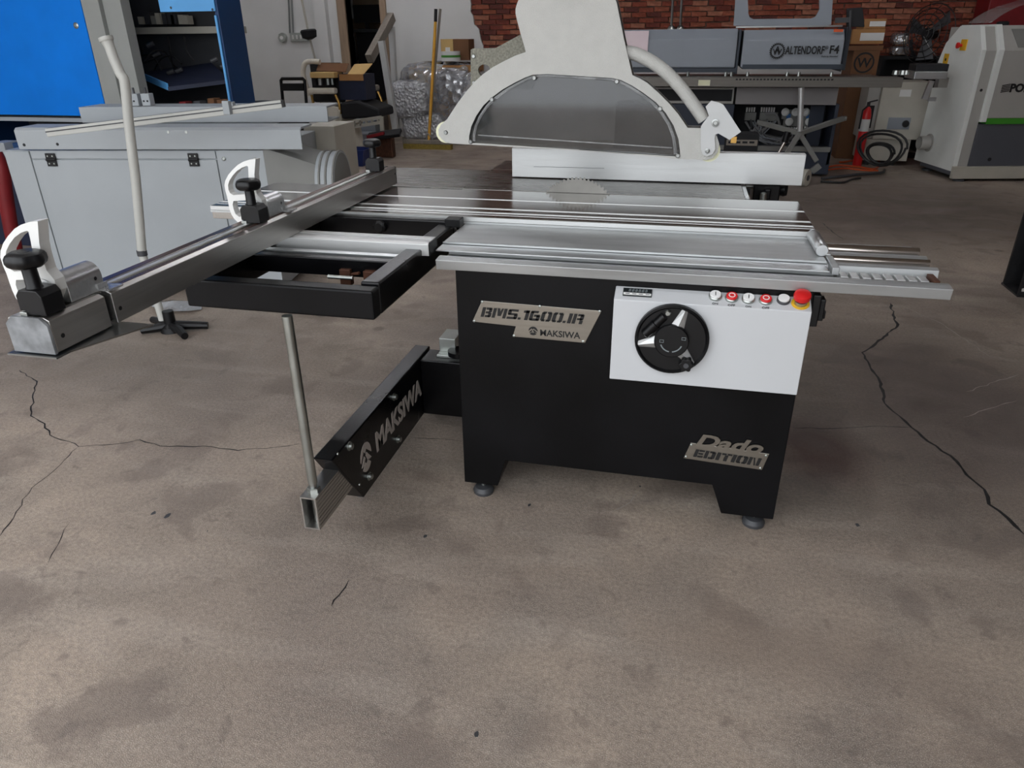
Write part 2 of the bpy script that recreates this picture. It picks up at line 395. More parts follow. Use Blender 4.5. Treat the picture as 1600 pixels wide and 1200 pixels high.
H = 4.6
doorL, doorR = PY(545, 60, WB).x, PY(598, 60, WB).x
wallb = struct(MB().box(-8.2, doorL, WB, WB+.2, 0, H).box(doorR, PY(722, 60, WB).x, WB, WB+.2, 0, H).box(doorL, doorR, WB, WB+.2, 2.75, H).box(PY(722, 60, WB).x, 7.2, WB+.06, WB+.26, 0, 1.16).build('wall_back', 'wall_white', smooth=False))
struct(MB().box(-8.4, -8.2, -1.1, WB+.2, 0, H).build('wall_left', 'wall_white', smooth=False))
struct(MB().box(7.2, 7.4, -1.1, WB+.3, 0, H).build('wall_right', 'side_brick', smooth=False))
struct(MB().box(-8.4, -6.9, -1.1, -.9, 0, H).box(1.4, 7.4, -1.1, -.9, 0, H).box(-6.9, 1.4, -1.1, -.9, 4.3, H).build('wall_front', 'wall_white', smooth=False))
struct(MB().box(-8.6, 7.6, -1.1, WB+4.2, H, H+.2).build('ceiling', 'ceiling_paint', smooth=False))
# brick part of the back wall, plaster broken away along a ragged line
bw0 = PY(722, 40, WB).x+.005
brickwall = struct(MB().box(bw0, 7.2, WB+.075, WB+.3, 1.16, H).build('wall_brick', 'mortar', smooth=False))
BL, BH = .215, .07
meshes = []
for k in range(5):
    mb = MB(); jx = lambda: random.uniform(-.006, .006)
    vs = [(-BL/2+.006+jx(), 0+abs(jx())*1.5, -BH/2+.006+jx()), (BL/2-.006+jx(), abs(jx())*1.5, -BH/2+.006+jx()), (BL/2-.006+jx(), .07, -BH/2+.006), (-BL/2+.006+jx(), .07, -BH/2+.006),
          (-BL/2+.006+jx(), abs(jx())*1.5, BH/2-.005+jx()), (BL/2-.006+jx(), abs(jx())*1.5, BH/2-.005+jx()), (BL/2-.006+jx(), .07, BH/2-.006), (-BL/2+.006+jx(), .07, BH/2-.006)]
    mb.add(vs, [(3, 2, 1, 0), (4, 5, 6, 7), (0, 1, 5, 4), (1, 2, 6, 5), (2, 3, 7, 6), (3, 0, 4, 7)])
    o = mb.build('brick', 'brick_%d' % k, None, smooth=False); meshes.append(o.data); bpy.data.objects.remove(o)
zs = 1.2; cnt = 0; stuffmb = [MB() for _ in range(5)]
rows = [zs+BH*i for i in range(16)]
cand = []
for i, z in enumerate(rows):
    x = bw0+.1+(BL/2 if i % 2 else 0)
    while x < 4.6:
        cand.append((z, x, i)); x += BL
def visible(z, x):
    v = 600; M = Vector((x, WB, z))-CAM; c = M.dot(fw); vv = 600-FPX*M.dot(up)/c; uu = 800+FPX*M.dot(rt)/c
    return uu, vv
vis = []; rest = []
for c in cand:
    u_, v_ = visible(c[0], c[1])
    ok = -6 < v_ < 78 and not (805 < u_ < 985) and not (985 < u_ < 1318 and v_ > 52) and u_ < 1560 and not (1150 < u_ < 1305 and 30 < v_) and not (u_ > 1480 and v_ > 42)
    (vis if ok and len(vis) < 300 else rest).append(c)
for z, x, i in vis:
    o = bpy.data.objects.new('brick', random.choice(meshes)); col.objects.link(o); o.parent = brickwall; o.location = (x+random.uniform(-.008, .008), WB+.012+random.uniform(0, .02), z+random.uniform(-.004, .004))
for z, x, i in rest:
    k = random.randrange(5); m_ = meshes[k]; off = Vector((x, WB+.012+random.uniform(0, .02), z))
    stuffmb[k].add([v.co+off for v in m_.vertices], [tuple(p.vertices) for p in m_.polygons])
for k in range(5):
    o = stuffmb[k].build('brick_course', 'brick_%d' % k, brickwall, smooth=False); o['kind'] = 'stuff'
# ragged plaster edge in front of the bricks
edge = [(757, 140), (755, 72), (751, 62), (748, 45), (741, 38), (739, 25), (735, 18), (736, 6), (733, -8), (742, -40), (730, -120)]
xp = PY(700, 60, WB).x
poly = [(xp, 1.0)]+[(PY(u, v, WB-.012).x, PY(u, v, WB-.012).z) for u, v in edge]; poly.append((xp, poly[-1][1]))
MB().prism(poly, WB-.014, WB+.05, 'xz').build('plaster_edge', 'wall_white', wallb, smooth=False)

# ------------------------------------------------------------------ table saw
saw = thing('table_saw', 'black and white sliding table saw with silver table, round handwheel and red stop button', 'table saw', (-.14, 2.5, 0))
ZT = .92; YF = 2.085
cab = MB().prism([(-.668, .846), (-.668, .055), (-.545, .055), (-.515, .165), (.185, .162), (.225, .055), (.392, .055), (.392, .846)], YF, 2.94, 'xz').build('cabinet', 'black_paint', saw, smooth=False, bevel=.003)
for x, y in ((-.607, 2.12), (.338, 2.13), (-.607, 2.88), (.338, 2.88)):
    f = MB().lathe([(.036, 0), (.038, .012), (.03, .026), (.014, .03)], (x, y, 0), n=20).build('levelling_foot', 'dark_grey', saw)
    MB().cyl((x, y, .028), (x, y, .06), .008, n=12).build('bolt', 'zinc', f)

# -- stencil lettering
def stencil(ch):
    I = (0, 0, .26, 1)
    G = {'B': ([I, (.33, .8, .74, 1), (.33, .4, .74, .6), (.33, 0, .74, .2), (.56, .06, .82, .44), (.56, .56, .8, .95)], .9),
         'S': ([(.06, .8, .8, 1), (0, .5, .27, .94), (.05, .4, .76, .6), (.54, .06, .82, .5), (0, 0, .76, .2)], .9),
         '1': ([(.18, 0, .46, 1), (0, .76, .46, .96)], .55),
         '6': ([(0, .06, .26, .94), (.06, .8, .62, 1), (.33, .42, .76, .62), (.54, .06, .82, .56), (.06, 0, .76, .2)], .9),
         '0': ([(0, .1, .28, .9), (.08, .82, .36, 1), (.08, 0, .36, .18), (.54, .1, .82, .9), (.44, .82, .74, 1), (.44, 0, .74, .18)], .9),
         'I': ([(0, 0, .28, 1)], .36), '.': ([(0, 0, .22, .2)], .34), ' ': ([], .2),
         'R': ([I, (.33, .8, .76, 1), (.54, .44, .82, .94), (.33, .4, .74, .58), (.56, 0, .82, .36)], .92),
         'E': ([I, (.3, .8, .72, 1), (.3, .4, .66, .6), (.3, 0, .72, .2)], .8),
         'D': ([I, (.33, .8, .7, 1), (.33, 0, .7, .2), (.54, .08, .82, .92)], .92),
         'T': ([(0, .8, .34, 1), (.42, .8, .78, 1), (.26, 0, .52, .74)], .86),
         'O': ([(0, .1, .28, .9), (.08, .82, .36, 1), (.08, 0, .36, .18), (.54, .1, .82, .9), (.44, .82, .74, 1), (.44, 0, .74, .18)], .9)}
    if ch == 'M': return [[(0, 0), (.25, 0), (.25, 1), (0, 1)], [(.31, 1), (.5, 1), (.58, .66), (.66, 1), (.81, 1), (.72, .22), (.44, .22)], [(.87, 0), (1.12, 0), (1.12, 1), (.87, 1)]], 1.22
    if ch == 'N': return [[(0, 0), (.24, 0), (.24, 1), (0, 1)], [(.3, 1), (.42, 1), (.62, 0), (.5, 0)], [(.66, 0), (.9, 0), (.9, 1), (.66, 1)]], 1.0
    rects, w = G[ch]
    return [[(a, b), (c, b), (c, d), (a, d)] for a, b, c, d in rects], w
def stencil_text(mb, body, p, right, upv, width, height, shear=.28, t=.001):
    tot = sum(stencil(c)[1] for c in body); sx = width/tot; p = Vector(p); nn = Vector(right).cross(Vector(upv)); x = 0
    for ch in body:
        polys, w = stencil(ch)
        for q in polys:
            pts = [p+Vector(right)*((a+x)*sx+b*height*shear)+Vector(upv)*b*height for a, b in q]
            n = len(pts); mb.add(pts+[v+nn*t for v in pts], [tuple(reversed(range(n))), tuple(range(n, 2*n))]+[(i, (i+1) % n, n+(i+1) % n, n+i) for i in range(n)])
        x += w
    return mb
def mountain_logo(mb, c, r, right, upv, t=.001, ry=None):
    """round badge with chevron peaks cut through"""
    c = Vector(c); right = Vector(right); upv = Vector(upv); nn = right.cross(upv)
    top = arc(0, 0, 1, 5, 175, 14); bot = arc(0, 0, 1, 200, 340, 12)
    outs = [[(.98, -.05), *[p for p in top], (-.98, -.05), (-.35, .55), (-.1, .3), (.12, .55)], [(-.92, -.4), (-.35, .2), (-.14, 0), (-.5, -.42)], [(.92, -.4), (.14, .3), (-.06, .12), (.05, .0), (.3, -.42)], [(-.75, -.66), (-.2, -.3), (.0, -.5), (.25, -.3), (.75, -.66), *arc(0, 0, 1, -48, -132, 8)]]
    return mb.plate(outs, t, lambda a, b, k: c+right*a*r+upv*b*(ry or r)+nn*k)
def screws(parent, pts, n, r=.006, h=.003, m='zinc'):
    for p in pts:
        p = Vector(p); s_ = MB().lathe([(r, 0), (r*.9, h*.7), (r*.45, h), (r*.4, h*.5)], p, n, n=12).build('screw', m, parent)

yp = YF-.004
pp = lambda u, v: (PY(u, v, yp).x, PY(u, v, yp).z)
npl = MB().prism([pp(753, 470), pp(940, 486), pp(914, 536), pp(801, 526), pp(806, 510), pp(738, 502.5)], yp, YF, 'xz').build('name_plate', 'plate', saw, smooth=False, bevel=.0008)
a = PY(751, 494.5, yp); b = PY(911, 506.5, yp); dirn = (b-a).normalized(); upn = Vector((-dirn.z, 0, dirn.x))
stencil_text(MB(), 'BMS.1600.IR', a+Vector((0, -.0012, 0)), dirn, upn, (b-a).length, .032, .28).build('model_lettering', 'ink', npl, smooth=False)
a = PY(844, 524.5, yp); b = PY(906.5, 529.5, yp); dirn = (b-a).normalized(); upn = Vector((-dirn.z, 0, dirn.x))
MB().text('MAKSIWA', a+Vector((0, 0, 0)), dirn, upn, width=(b-a).length, height=.0215, bold=.018).build('maker_lettering', 'ink', npl, smooth=False)
mountain_logo(MB(), PY(833, 517, yp)+Vector((0, 0, 0)), .0145, dirn, upn).build('maker_badge', 'ink', npl, smooth=False)
screws(npl, [PY(u, v, yp) for u, v in ((753.5, 471.5), (843.5, 478.5), (937, 486.5), (741, 501.5), (803, 524.5), (911, 533.5))], (0, -1, 0), .0045)

epl = MB().prism([pp(1079.5, 692), pp(1202, 709.5), pp(1190.5, 734.5), pp(1068, 716)], yp, YF, 'xz').build('edition_plate', 'plate', saw, smooth=False, bevel=.0008)
a = PY(1083, 713, yp); b = PY(1187, 728, yp); dirn = (b-a).normalized(); upn = Vector((-dirn.z, 0, dirn.x))
stencil_text(MB(), 'EDITION', a+Vector((0, -.0012, 0)), dirn, upn, (b-a).length, .0275, .2).build('edition_lettering', 'ink', epl, smooth=False)
a = PY(1086, 696.5, yp); b = PY(1191, 709.5, yp); dirn = (b-a).normalized(); upn = Vector((-dirn.z, 0, dirn.x))
MB().text('Dado', a+Vector((0, .001, 0)), dirn, upn, width=(b-a).length, height=.046, bold=.035, shear=.3, ext=.004).build('dado_lettering', 'plate', epl, smooth=False)
screws(epl, [PY(u, v, yp) for u, v in ((1080, 695), (1071.5, 713.5), (1197, 712), (1188, 731.5))], (0, -1, 0), .0045)

# -- control panel
cp = MB().prism([(2.03, .541), (2.03, .8), (YF-.002, .824), (YF+.001, .824), (YF+.001, .541)], -.166, .384, 'yz').build('control_panel', 'panel_white', saw, smooth=False, bevel=.004)
nrm = Vector((0, -.4125, .911)); upp = Vector((0, .911, .4125))
def on_top(u, v):
    d = ray(u, v); p0 = Vector((0, 2.03, .8)); return CAM+d*((p0-CAM).dot(nrm)/d.dot(nrm))
c0 = on_top(996, 458)
mb = MB()
for sx in (1,):
    vs = [c0+XA*a*.042+upp*b*.0155+nrm*k for k in (0, .004) for a, b in ((-1, -1), (1, -1), (1, 1), (-1, 1))]
    mb.add(vs, [(3, 2, 1, 0), (4, 5, 6, 7), (0, 1, 5, 4), (1, 2, 6, 5), (2, 3, 7, 6), (3, 0, 4, 7)])
dsp = mb.build('digital_display', 'lcd', cp, smooth=False)
mb = MB()
for k in range(6): mb.text('8', c0+XA*(-.026+k*.0095)+upp*.001+nrm*.004, XA, upp, height=.011, ext=.0004, shear=.15)
mb.build('digits', 'lcd_seg', cp, smooth=False)
mb = MB()
vs = [c0+XA*a*.04+upp*(-.009+b*.0045)+nrm*k for k in (.004, .0048) for a, b in ((-1, -1), (1, -1), (1, 1), (-1, 1))]
mb.add(vs, [(3, 2, 1, 0), (4, 5, 6, 7), (0, 1, 5, 4), (1, 2, 6, 5), (2, 3, 7, 6), (3, 0, 4, 7)]); mb.build('display_key_strip', 'btn_white', cp, smooth=False)
mb = MB()
for k in range(4): mb.bar(c0+XA*(-.034+k*.0195)+upp*(-.009)+nrm*.0049, c0+XA*(-.022+k*.0195)+upp*(-.009)+nrm*.0049, .0022, .0006, nrm)
mb.build('key_marks', 'ink', cp, smooth=False)
for u, v, kind in ((1117.5, 464, 'on'), (1143, 466.5, 'off'), (1169, 468.5, 'on'), (1196, 470.5, 'off'), (1224, 470, 'lamp')):
    q = on_top(u, v)
    rg = MB().lathe([(.0185, 0), (.0185, .006), (.0165, .0085)], q, nrm, n=24).build('button_bezel', 'dark_grey' if kind == 'lamp' else 'zinc', cp)
    MB().lathe([(.0158, .0065), (.0158, .012), (.0145, .0135)], q, nrm, n=24).build('push_button' if kind != 'lamp' else 'indicator_lamp', 'red' if kind == 'off' else 'btn_white', cp)
    if kind == 'on': MB().bar(q+nrm*.0137-upp*.007, q+nrm*.0137+upp*.007, .0022, .0012, nrm).build('on_mark', 'ink', cp, smooth=False)
    if kind == 'off':
        o = arc(0, 0, .0095, 0, 360, 20)[:-1]; i_ = arc(0, 0, .0068, 0, 360, 20)[:-1]
        MB().plate([o, i_], .0008, lambda a, b, k, q=q: q+XA*a+upp*b+nrm*(.0135+k)).build('off_mark', 'btn_white', cp, smooth=False)
    if kind != 'lamp': MB().text(kind.upper(), q-upp*.0285+nrm*.0006-Vector((0, 0, 0)), XA, upp, width=.016 if kind == 'on' else .02, ext=.0006, bold=.01, center=True).build('button_lettering', 'ink', cp, smooth=False)
q = on_top(1250.5, 474.5)
MB().lathe([(.025, 0), (.025, .0015)], q, nrm, n=28).build('emergency_collar', 'yellow', cp)
MB().lathe([(.017, .001), (.017, .013), (.0125, .014), (.0125, .022)], q, nrm, n=24).build('emergency_neck', 'zinc', cp)
MB().lathe([(.014, .02), (.0225, .022), (.024, .03), (.022, .037), (.012, .041)], q, nrm, n=28).build('emergency_button', 'red', cp)

# -- handwheel
YW = 2.03
hc = PY(1049.5, 529, YW-.01); HR = .107
hwl = MB().lathe([(HR*.8, 0), (HR, .006), (HR, .022), (HR*.95, .027), (HR*.9, .02), (.045, .02)], (hc.x, YW, hc.z), (0, -1, 0), n=48).build('handwheel', 'black_plastic', saw)
for ang in (72, 192, 312):
    ca, sa = math.cos(R(ang)), math.sin(R(ang)); dv = Vector((ca, 0, sa)); sv = Vector((-sa, 0, ca))
    mb = MB()
    i0 = [Vector((hc.x, 0, hc.z))+dv*.044+sv*k for k in (-.02, 0, .02)]; i1 = [Vector((hc.x, 0, hc.z))+dv*(.098)+sv*k for k in (-.0095, 0, .0095)]
    Y0, Y1 = YW-.0195, YW-.032
    vs = [Vector((p.x, Y0, p.z)) for p in (i0[0], i0[2], i1[2], i1[0])]+[Vector((i0[1].x, Y1, i0[1].z)), Vector((i1[1].x, Y1+.004, i1[1].z))]
    mb.add(vs, [(0, 1, 2, 3), (0, 4, 1), (3, 2, 5), (0, 3, 5, 4), (1, 4, 5, 2)]); mb.build('spoke', 'alu_white', hwl, smooth=False)
MB().lathe([(.05, .018), (.05, .034), (.047, .037)], (hc.x, YW, hc.z), (0, -1, 0), n=40).build('hub', 'black_plastic', hwl)
mb = MB(); yy = YW-.0375
for a0, a1 in ((200, 262), (278, 340)):
    o = arc(0, 0, .033, a0, a1, 10); i_ = arc(0, 0, .0295, a1, a0, 10)
    mb.plate([o+i_], .0006, lambda a, b, k: Vector((hc.x+a, yy+.0003-k, hc.z+b)))
for sx, sz in ((-.034, -.004), (.028, .008)):
    mb.plate([[(0, 0), (.012, 0), (.012, .009), (0, .009)], [(.0012, .0012), (.0108, .0012), (.0108, .0078), (.0012, .0078)]], .0006, lambda a, b, k, sx=sx, sz=sz: Vector((hc.x+sx+a, yy+.0003-k, hc.z+sz+b)))
mb.build('arrow_marks', 'lcd_seg', hwl, smooth=False)
p1 = PY(1006, 524, YW-.03); p2 = PY(1042, 491, YW-.03)
MB().tube([Vector((p.x, YW-.026, p.z)) for p in (p1.lerp(p2, .02), p1.lerp(p2, .05), p1.lerp(p2, .52), p1.lerp(p2, .54), p1.lerp(p2, .9))], [.011, .0145, .0155, .0135, .013], 16).build('folding_handle', 'black_gloss', hwl)
MB().lathe([(.0075, 0), (.0095, .006), (.006, .012)], (p2.x+.002, YW-.02, p2.z+.002), (0, -1, 0), n=16).build('handle_pivot', 'zinc', hwl)
p3 = PY(1072, 569, YW-.04)
mb = MB(); pr = [(.0195+.0025*math.cos(6*t), t) for t in [2*math.pi*k/36 for k in range(36)]]
mb.prism([(p3.x+r_*math.cos(t), p3.z+r_*math.sin(t)) for r_, t in pr], YW-.052, YW-.028, 'xz'); mb.cyl((p3.x, YW-.03, p3.z), (p3.x, YW-.015, p3.z), .011, n=16)
mb.build('clamp_knob', 'black_plastic', hwl, bevel=.002)
MB().lathe([(.008, 0), (.0075, .003)], (p3.x, YW-.052, p3.z), (0, -1, 0), n=16).build('knob_cap', 'dark_grey', hwl)
MB().box(.392, .415, 2.09, 2.15, .735, .83).box(.415, .43, 2.1, 2.14, .75, .815).box(.43, .436, 2.105, 2.135, .755, .78).build('main_switch', 'black_plastic', saw, smooth=False, bevel=.003)

# -- base beam of the sliding table
XL, XR = -.725, .735
pts = [(2.07, .846), (2.066, .877), (2.095, .88), (2.112, .88), (2.118, .858), (2.2, .858), (2.205, .888), (2.225, .892), (2.232, .874), (2.27, .868), (2.31, .876), (2.33, .893), (2.345, .893), (2.355, .874), (2.44, .874), (2.46, .88), (2.5, .88), (2.5, .846)]
beam = MB().prism(pts, XL, XR, 'yz').build('base_beam', 'alu_flat', saw, smooth=False, bevel=.0015)
MB().cyl((.43, 2.405, .884), (XR-.005, 2.405, .884), .017, n=20).build('guide_rod', 'copper_rod', beam)
MB().cyl((.43, 2.288, .884), (XR-.005, 2.288, .884), .012, n=20).build('guide_rod', 'copper_rod', beam)
sp = None
for k in range(8):
    x = .462+k*.03
    if sp is None: sp = MB().box(x, x+.022, 2.135, 2.185, .8585, .876).build('roller_retainer', 'alu_white', beam, smooth=False, bevel=.002); sp0 = x
    else: dupe(sp, (x-sp0, 0, 0))
MB().box(.455, .7, 2.119, 2.199, .8582, .860).build('retainer_strip', 'mach_grey_dark', beam, smooth=False)
MB().box(.7, .716, 2.12, 2.19, .8585, .882).build('end_stop', 'rust', beam, smooth=False, bevel=.001)

# -- sliding carriage
XC0, XC1 = -1.77, .438
zl = .89
prof = [(2.12, zl-.006), (2.122, zl), (2.488, zl), (2.488, zl+.012), (2.474, zl+.012), (2.474, ZT), (2.512, ZT), (2.512, ZT-.003), (2.516, ZT-.003), (2.516, ZT), (2.545, ZT), (2.545, ZT-.012), (2.553, ZT-.012), (2.553, ZT), (2.61, ZT), (2.61, ZT-.012), (2.618, ZT-.012), (2.618, ZT), (2.776, ZT), (2.776, ZT-.006), (2.782, ZT-.006), (2.782, ZT), (2.958, ZT), (2.958, .85), (2.52, .85), (2.52, .885), (2.12, .885)]
prof_up = [p for p in prof if p[0] >= 2.474]
car = MB().prism([(2.474, .87)]+[(2.474, .912)]+[(2.476, ZT)]+[p for p in prof if p[0] >= 2.512 and p[1] > .9]+[(2.958, .86), (2.52, .86), (2.52, .87)], XC0, XC1, 'yz').build('sliding_carriage', 'alu_polish', saw, smooth=False, bevel=.0012)
MB().box(-.744, XC1-.005, 2.205, 2.474, .893, .896).box(-.744, XC1-.005, 2.204, 2.2055, .8925, .8985).build('carriage_lower_plate', 'alu_flat', car, smooth=False)
MB().box(-.744, XC1-.008, 2.13, 2.204, .8875, .891).build('carriage_cover_strip', 'alu', car, smooth=False)
MB().box(XC0, XC1, 2.469, 2.4745, .905, .9195).build('carriage_front_rail', 'alu_white', car, smooth=False)
MB().box(XC0, XC1-.02, 2.466, 2.474, .8965, .904).build('carriage_under_rail', 'alu_flat', car, smooth=False)  # narrow rail just below the front rail
for y in (2.54, 2.557, 2.606, 2.622, 2.7725, 2.785):
    MB().box(XC0, XC1, y-.002, y+.002, ZT-.001, ZT+.0006).build('slot_lip', 'alu_white', car, smooth=False)
ha = PZ(1255, 372, .915); hb = PZ(1265, 405, .915)
hx = .425
MB().lathe([(.017, 0), (.019, .004), (.019, .19), (.0165, .196)], (hx, 2.46, .914), (.0, -1, 0), n=28).build('carriage_handle', 'alu', car)
MB().box(hx-.01, hx+.03, 2.28, 2.35, .88, .9).build('handle_mount', 'alu', car, smooth=False, bevel=.002)
MB().box(.438, .458, 2.14, 2.27, .877, .899).build('carriage_end_block', 'alu_flat', car, smooth=False, bevel=.002)

# -- cast table and extension behind the blade
MB().box(-.905, .245, 2.972, 3.75, .87, ZT).build('saw_table', 'steel_table', saw, smooth=False, bevel=.002)
MB().box(-1.43, -.91, 3.0, 3.47, .88, ZT-.004).build('extension_wing', 'steel_table', saw, smooth=False, bevel=.002)
MB().box(.247, .262, 2.985, 3.75, .86, ZT-.003).build('table_edge_rail', 'alu', saw, smooth=False)
rf = MB().prism([(3.27, ZT+.004), (3.27, 1.048), (3.278, 1.05), (3.32, 1.05), (3.32, ZT+.004)], -.757, .487, 'yz').build('rip_fence', 'alu_white', saw, smooth=False, bevel=.0015)
MB().tube([PY(834+i*10, 260.3+i*.25+random.uniform(-.3, .3), 3.2695) for i in range(12)], .0008, 5).build('fence_scratch', 'dark_grey', rf)
fb = MB().box(.3, .41, 3.3, 3.45, .84, .92).box(.345, .37, 3.27, 3.31, .86, .905).build('fence_carriage', 'black_gloss', saw, smooth=False, bevel=.006)
MB().lathe([(.012, 0), (.025, .004), (.03, .02), (.025, .034), (.01, .036)], (.41, 3.36, .89), (1, 0, 0), n=20).build('fence_lock_knob', 'black_plastic', fb)
MB().lathe([(.014, 0), (.014, .05), (.006, .055)], (.34, 3.26, .84), (0, 0, 1), n=14).build('fence_lock_lever', 'zinc', fb)
MB().cyl((.27, 3.35, .9), (.3, 3.35, .9), .008, n=10).box(.262, .275, 3.0, 3.75, .80, .84).build('fence_guide_rail', 'steel', saw)
# blade
bc = Vector((-.414, 2.966, .984-.175)); RB = .175
teeth = []
NT = 64
for k in range(NT):
    t = 2*math.pi*k/NT; d = 2*math.pi/NT
    for da, rr in ((0, RB-.008), (d*.3, RB-.009), (d*.45, RB), (d*.8, RB-.0015)): teeth.append((bc.x+rr*math.cos(-(t+da)), bc.z+rr*math.sin(-(t+da))))
bl = MB().prism(teeth, 2.9645, 2.9675, 'xz').build('saw_blade', 'blade', saw, smooth=False)

# -- blade guard (hangs over the blade)
YG = 2.9
g3 = lambda u, v: (PY(680+u/4, v/4, YG).x, PY(680+u/4, v/4, YG).z)
g4 = lambda u, v: (PY(960+u/4, v/4, YG).x, PY(960+u/4, v/4, YG).z)
outer = [g3(100, 897), g3(66, 890), g3(40, 870), g3(22, 845), g3(20, 812), g3(35, 780), g3(75, 745)]
outer += [g3(105, 697), g3(145, 637), g3(200, 565), g3(250, 508), g3(300, 462), g3(360, 420), g3(430, 382), g3(500, 348), g3(566, 325), g3(560, 300), g3(545, 250), g3(528, 190), g3(512, 130), g3(502, 85), g3(502, 55), g3(512, 20), g3(530, -20), g3(550, -120), g3(1095, -120), g3(1112, -40), g3(1135, 20), g3(1180, 245), g3(1232, 470)]
outer += [g4(160, 492), g4(205, 518), g4(280, 585), g4(340, 645), g4(400, 715), g4(458, 800), g4(550, 802), g4(600, 802), g4(640, 850), g4(655, 900), g4(645, 950), g4(615, 988), g4(575, 1000), g4(380, 992)]
outer += [g3(1200, 960), g3(600, 925)]
win = [g3(212, 893), g3(212, 850), g3(225, 790), g3(255, 725), g3(300, 660), g3(350, 612), g3(420, 560), g3(500, 515), g3(560, 485), g3(610, 467), g3(700, 463), g3(900, 475), g3(1110, 488), g3(1160, 500), g3(1230, 535), g3(1300, 580), g3(1380, 640), g3(1440, 705), g3(1490, 785), g3(1520, 870), g3(1530, 945), g3(1530, 980), g3(900, 938)]
win_in = [(a, b) for a, b in win]
bx_ = sum(p[0] for p in win)/len(win); bz_ = sum(p[1] for p in win)/len(win)
shr = lambda pts, f: [(bx_+(p[0]-bx_)*f, bz_+(p[1]-bz_)*f) for p in pts]
guard = MB().plate([outer, win], .012, lambda a, b, k: Vector((a, YG+k, b))).build('blade_guard', 'guard_paint', saw, smooth=False, bevel=.002)
body = MB()
n = len(outer)
MB().plate([outer, win], .012, lambda a, b, k: Vector((a, YG+.075+k, b))).build('guard_back_plate', 'guard_paint', guard, smooth=False)
# rim strip joining both plates, open at the bottom
rim = outer[6:-3]
vs = []; fs = []
for i, p in enumerate(rim):
    vs += [Vector((p[0], YG+.011, p[1])), Vector((p[0], YG+.077, p[1]))]
    if i: fs.append((2*i-2, 2*i, 2*i+1, 2*i-1))
MB().add(vs, fs).build('guard_rim', 'guard_edge', guard, smooth=False)
MB().plate([shr(win, 1.03)], .004, lambda a, b, k: Vector((a, YG+.013+k, b))).build('guard_window', 'acrylic', guard, smooth=False)
MB().plate([shr(win, 1.03)], .004, lambda a, b, k: Vector((a, YG+.07+k, b))).build('guard_window', 'acrylic', guard, smooth=False)
# bent lip of the clear cover
lip = [Vector((p[0], YG-.001, p[1])) for p in smoothpts([Vector((*p, 0)) for p in shr(win[:-1], .965)], 3)]
MB().tube([Vector((p.x, YG+.009, p.z)) for p in [Vector((q[0], 0, q[1])) for q in shr(win[:-1], .955)]], .0055, 8).build('window_lip', 'lens', guard)
MB().tube([Vector((p.x, YG+.006, p.z)) for p in [Vector((q[0], 0, q[1])) for q in win]], .0022, 6).build('window_gasket', 'black_plastic', guard)
MB().bar(PY(747, 211, YG+.008), PY(1050, 231, YG+.008), .004, .004).build('window_crease', 'lens', guard)
screws(guard, [Vector((*g3(u, v), 0)).xzy for u, v in ()], (0, -1, 0))
for u, v in ((620, 487), (355, 622), (1135, 510), (1405, 680), (222, 886), (1516, 973), (66, 828)):
    a, b = g3(u, v); MB().lathe([(.0085, 0), (.0085, .003), (.006, .006), (.003, .006), (.003, .004)], (a, YG, b), (0, -1, 0), n=14).build('guard_screw', 'steel', guard)
a, b = g3(66, 828)
MB().lathe([(.041, 0), (.041, .05)], (a-.004, YG+.012, b-.001), (0, 1, 0), n=28).build('guide_roller', 'cream_edge', guard)
a, b = g4(585, 940)
MB().lathe([(.04, 0), (.04, .05)], (a+.005, YG+.012, b-.003), (0, 1, 0), n=28).build('guide_roller', 'cream_edge', guard)
hp = [Vector((g4(u, v)[0], YG+.04, g4(u, v)[1])) for u, v in ((60, 330), (110, 335), (180, 362), (250, 402), (320, 455), (390, 525), (450, 600), (505, 675), (560, 755))]
MB().tube(smoothpts(hp, 4), .0235, 16).build('guard_handle', 'guard_paint', guard)
br = [g4(605, 628), g4(655, 640), g4(680, 652), g4(790, 822), g4(718, 872), g4(650, 832), g4(632, 838), g4(625, 860), g4(630, 930), g4(610, 962), g4(580, 975), g4(552, 962), g4(540, 930), g4(540, 790), g4(556, 765), g4(590, 722), g4(570, 665)]
MB().plate([br], .006, lambda a, b, k: Vector((a, YG-.012+k, b))).build('latch_bracket', 'white_powder', guard, smooth=False, bevel=.001)
for u, v, r_ in ((630, 766, .014), (580, 940, .009)):
    a, b = g4(u, v); MB().lathe([(r_, 0), (r_, .005), (r_*.6, .006), (r_*.5, .003)], (a, YG-.012, b), (0, -1, 0), n=16).build('bracket_bolt', 'steel', guard)
a, b = g4(745, 874); MB().box(a-.01, a+.01, YG-.01, YG+.01, b-.01, b+.012).build('bracket_pin', 'brass', guard, smooth=False)
YM = YG+.1
m3 = lambda u, v: (PY(680+u/4, v/4, YM).x, PY(680+u/4, v/4, YM).z)
hole = [m3(305+38*math.cos(t), 440+38*math.sin(t)) for t in [2*math.pi*k/20 for k in range(20)]]
MB().plate([[m3(222, 312), m3(235, 303), m3(378, 300), m3(540, 212), m3(600, 180), m3(700, 350), m3(600, 560), m3(222, 540)], hole], .02, lambda a, b, k: Vector((a, YM+k, b))).build('guard_mounting_plate', 'grey_mottle', guard, smooth=False, bevel=.002)
for u, v in ((240, 352), (243, 518), (605, 445)):
    a, b = m3(u, v); MB().lathe([(.008, 0), (.006, .004)], (a, YM, b), (0, -1, 0), n=12).build('plate_screw', 'steel', guard)
# extraction hose carries the guard from the roof
top = PY(850, -30, YG)
MB().tube(smoothpts([Vector((top.x+.08, YG+.04, top.z-.03)), Vector((top.x+.08, YG+.04, top.z+.3)), Vector((top.x+.05, YG+.2, 2.9)), Vector((top.x, YG+.35, H))], 8), .075, 20).build('extraction_hose', 'rubber', guard)

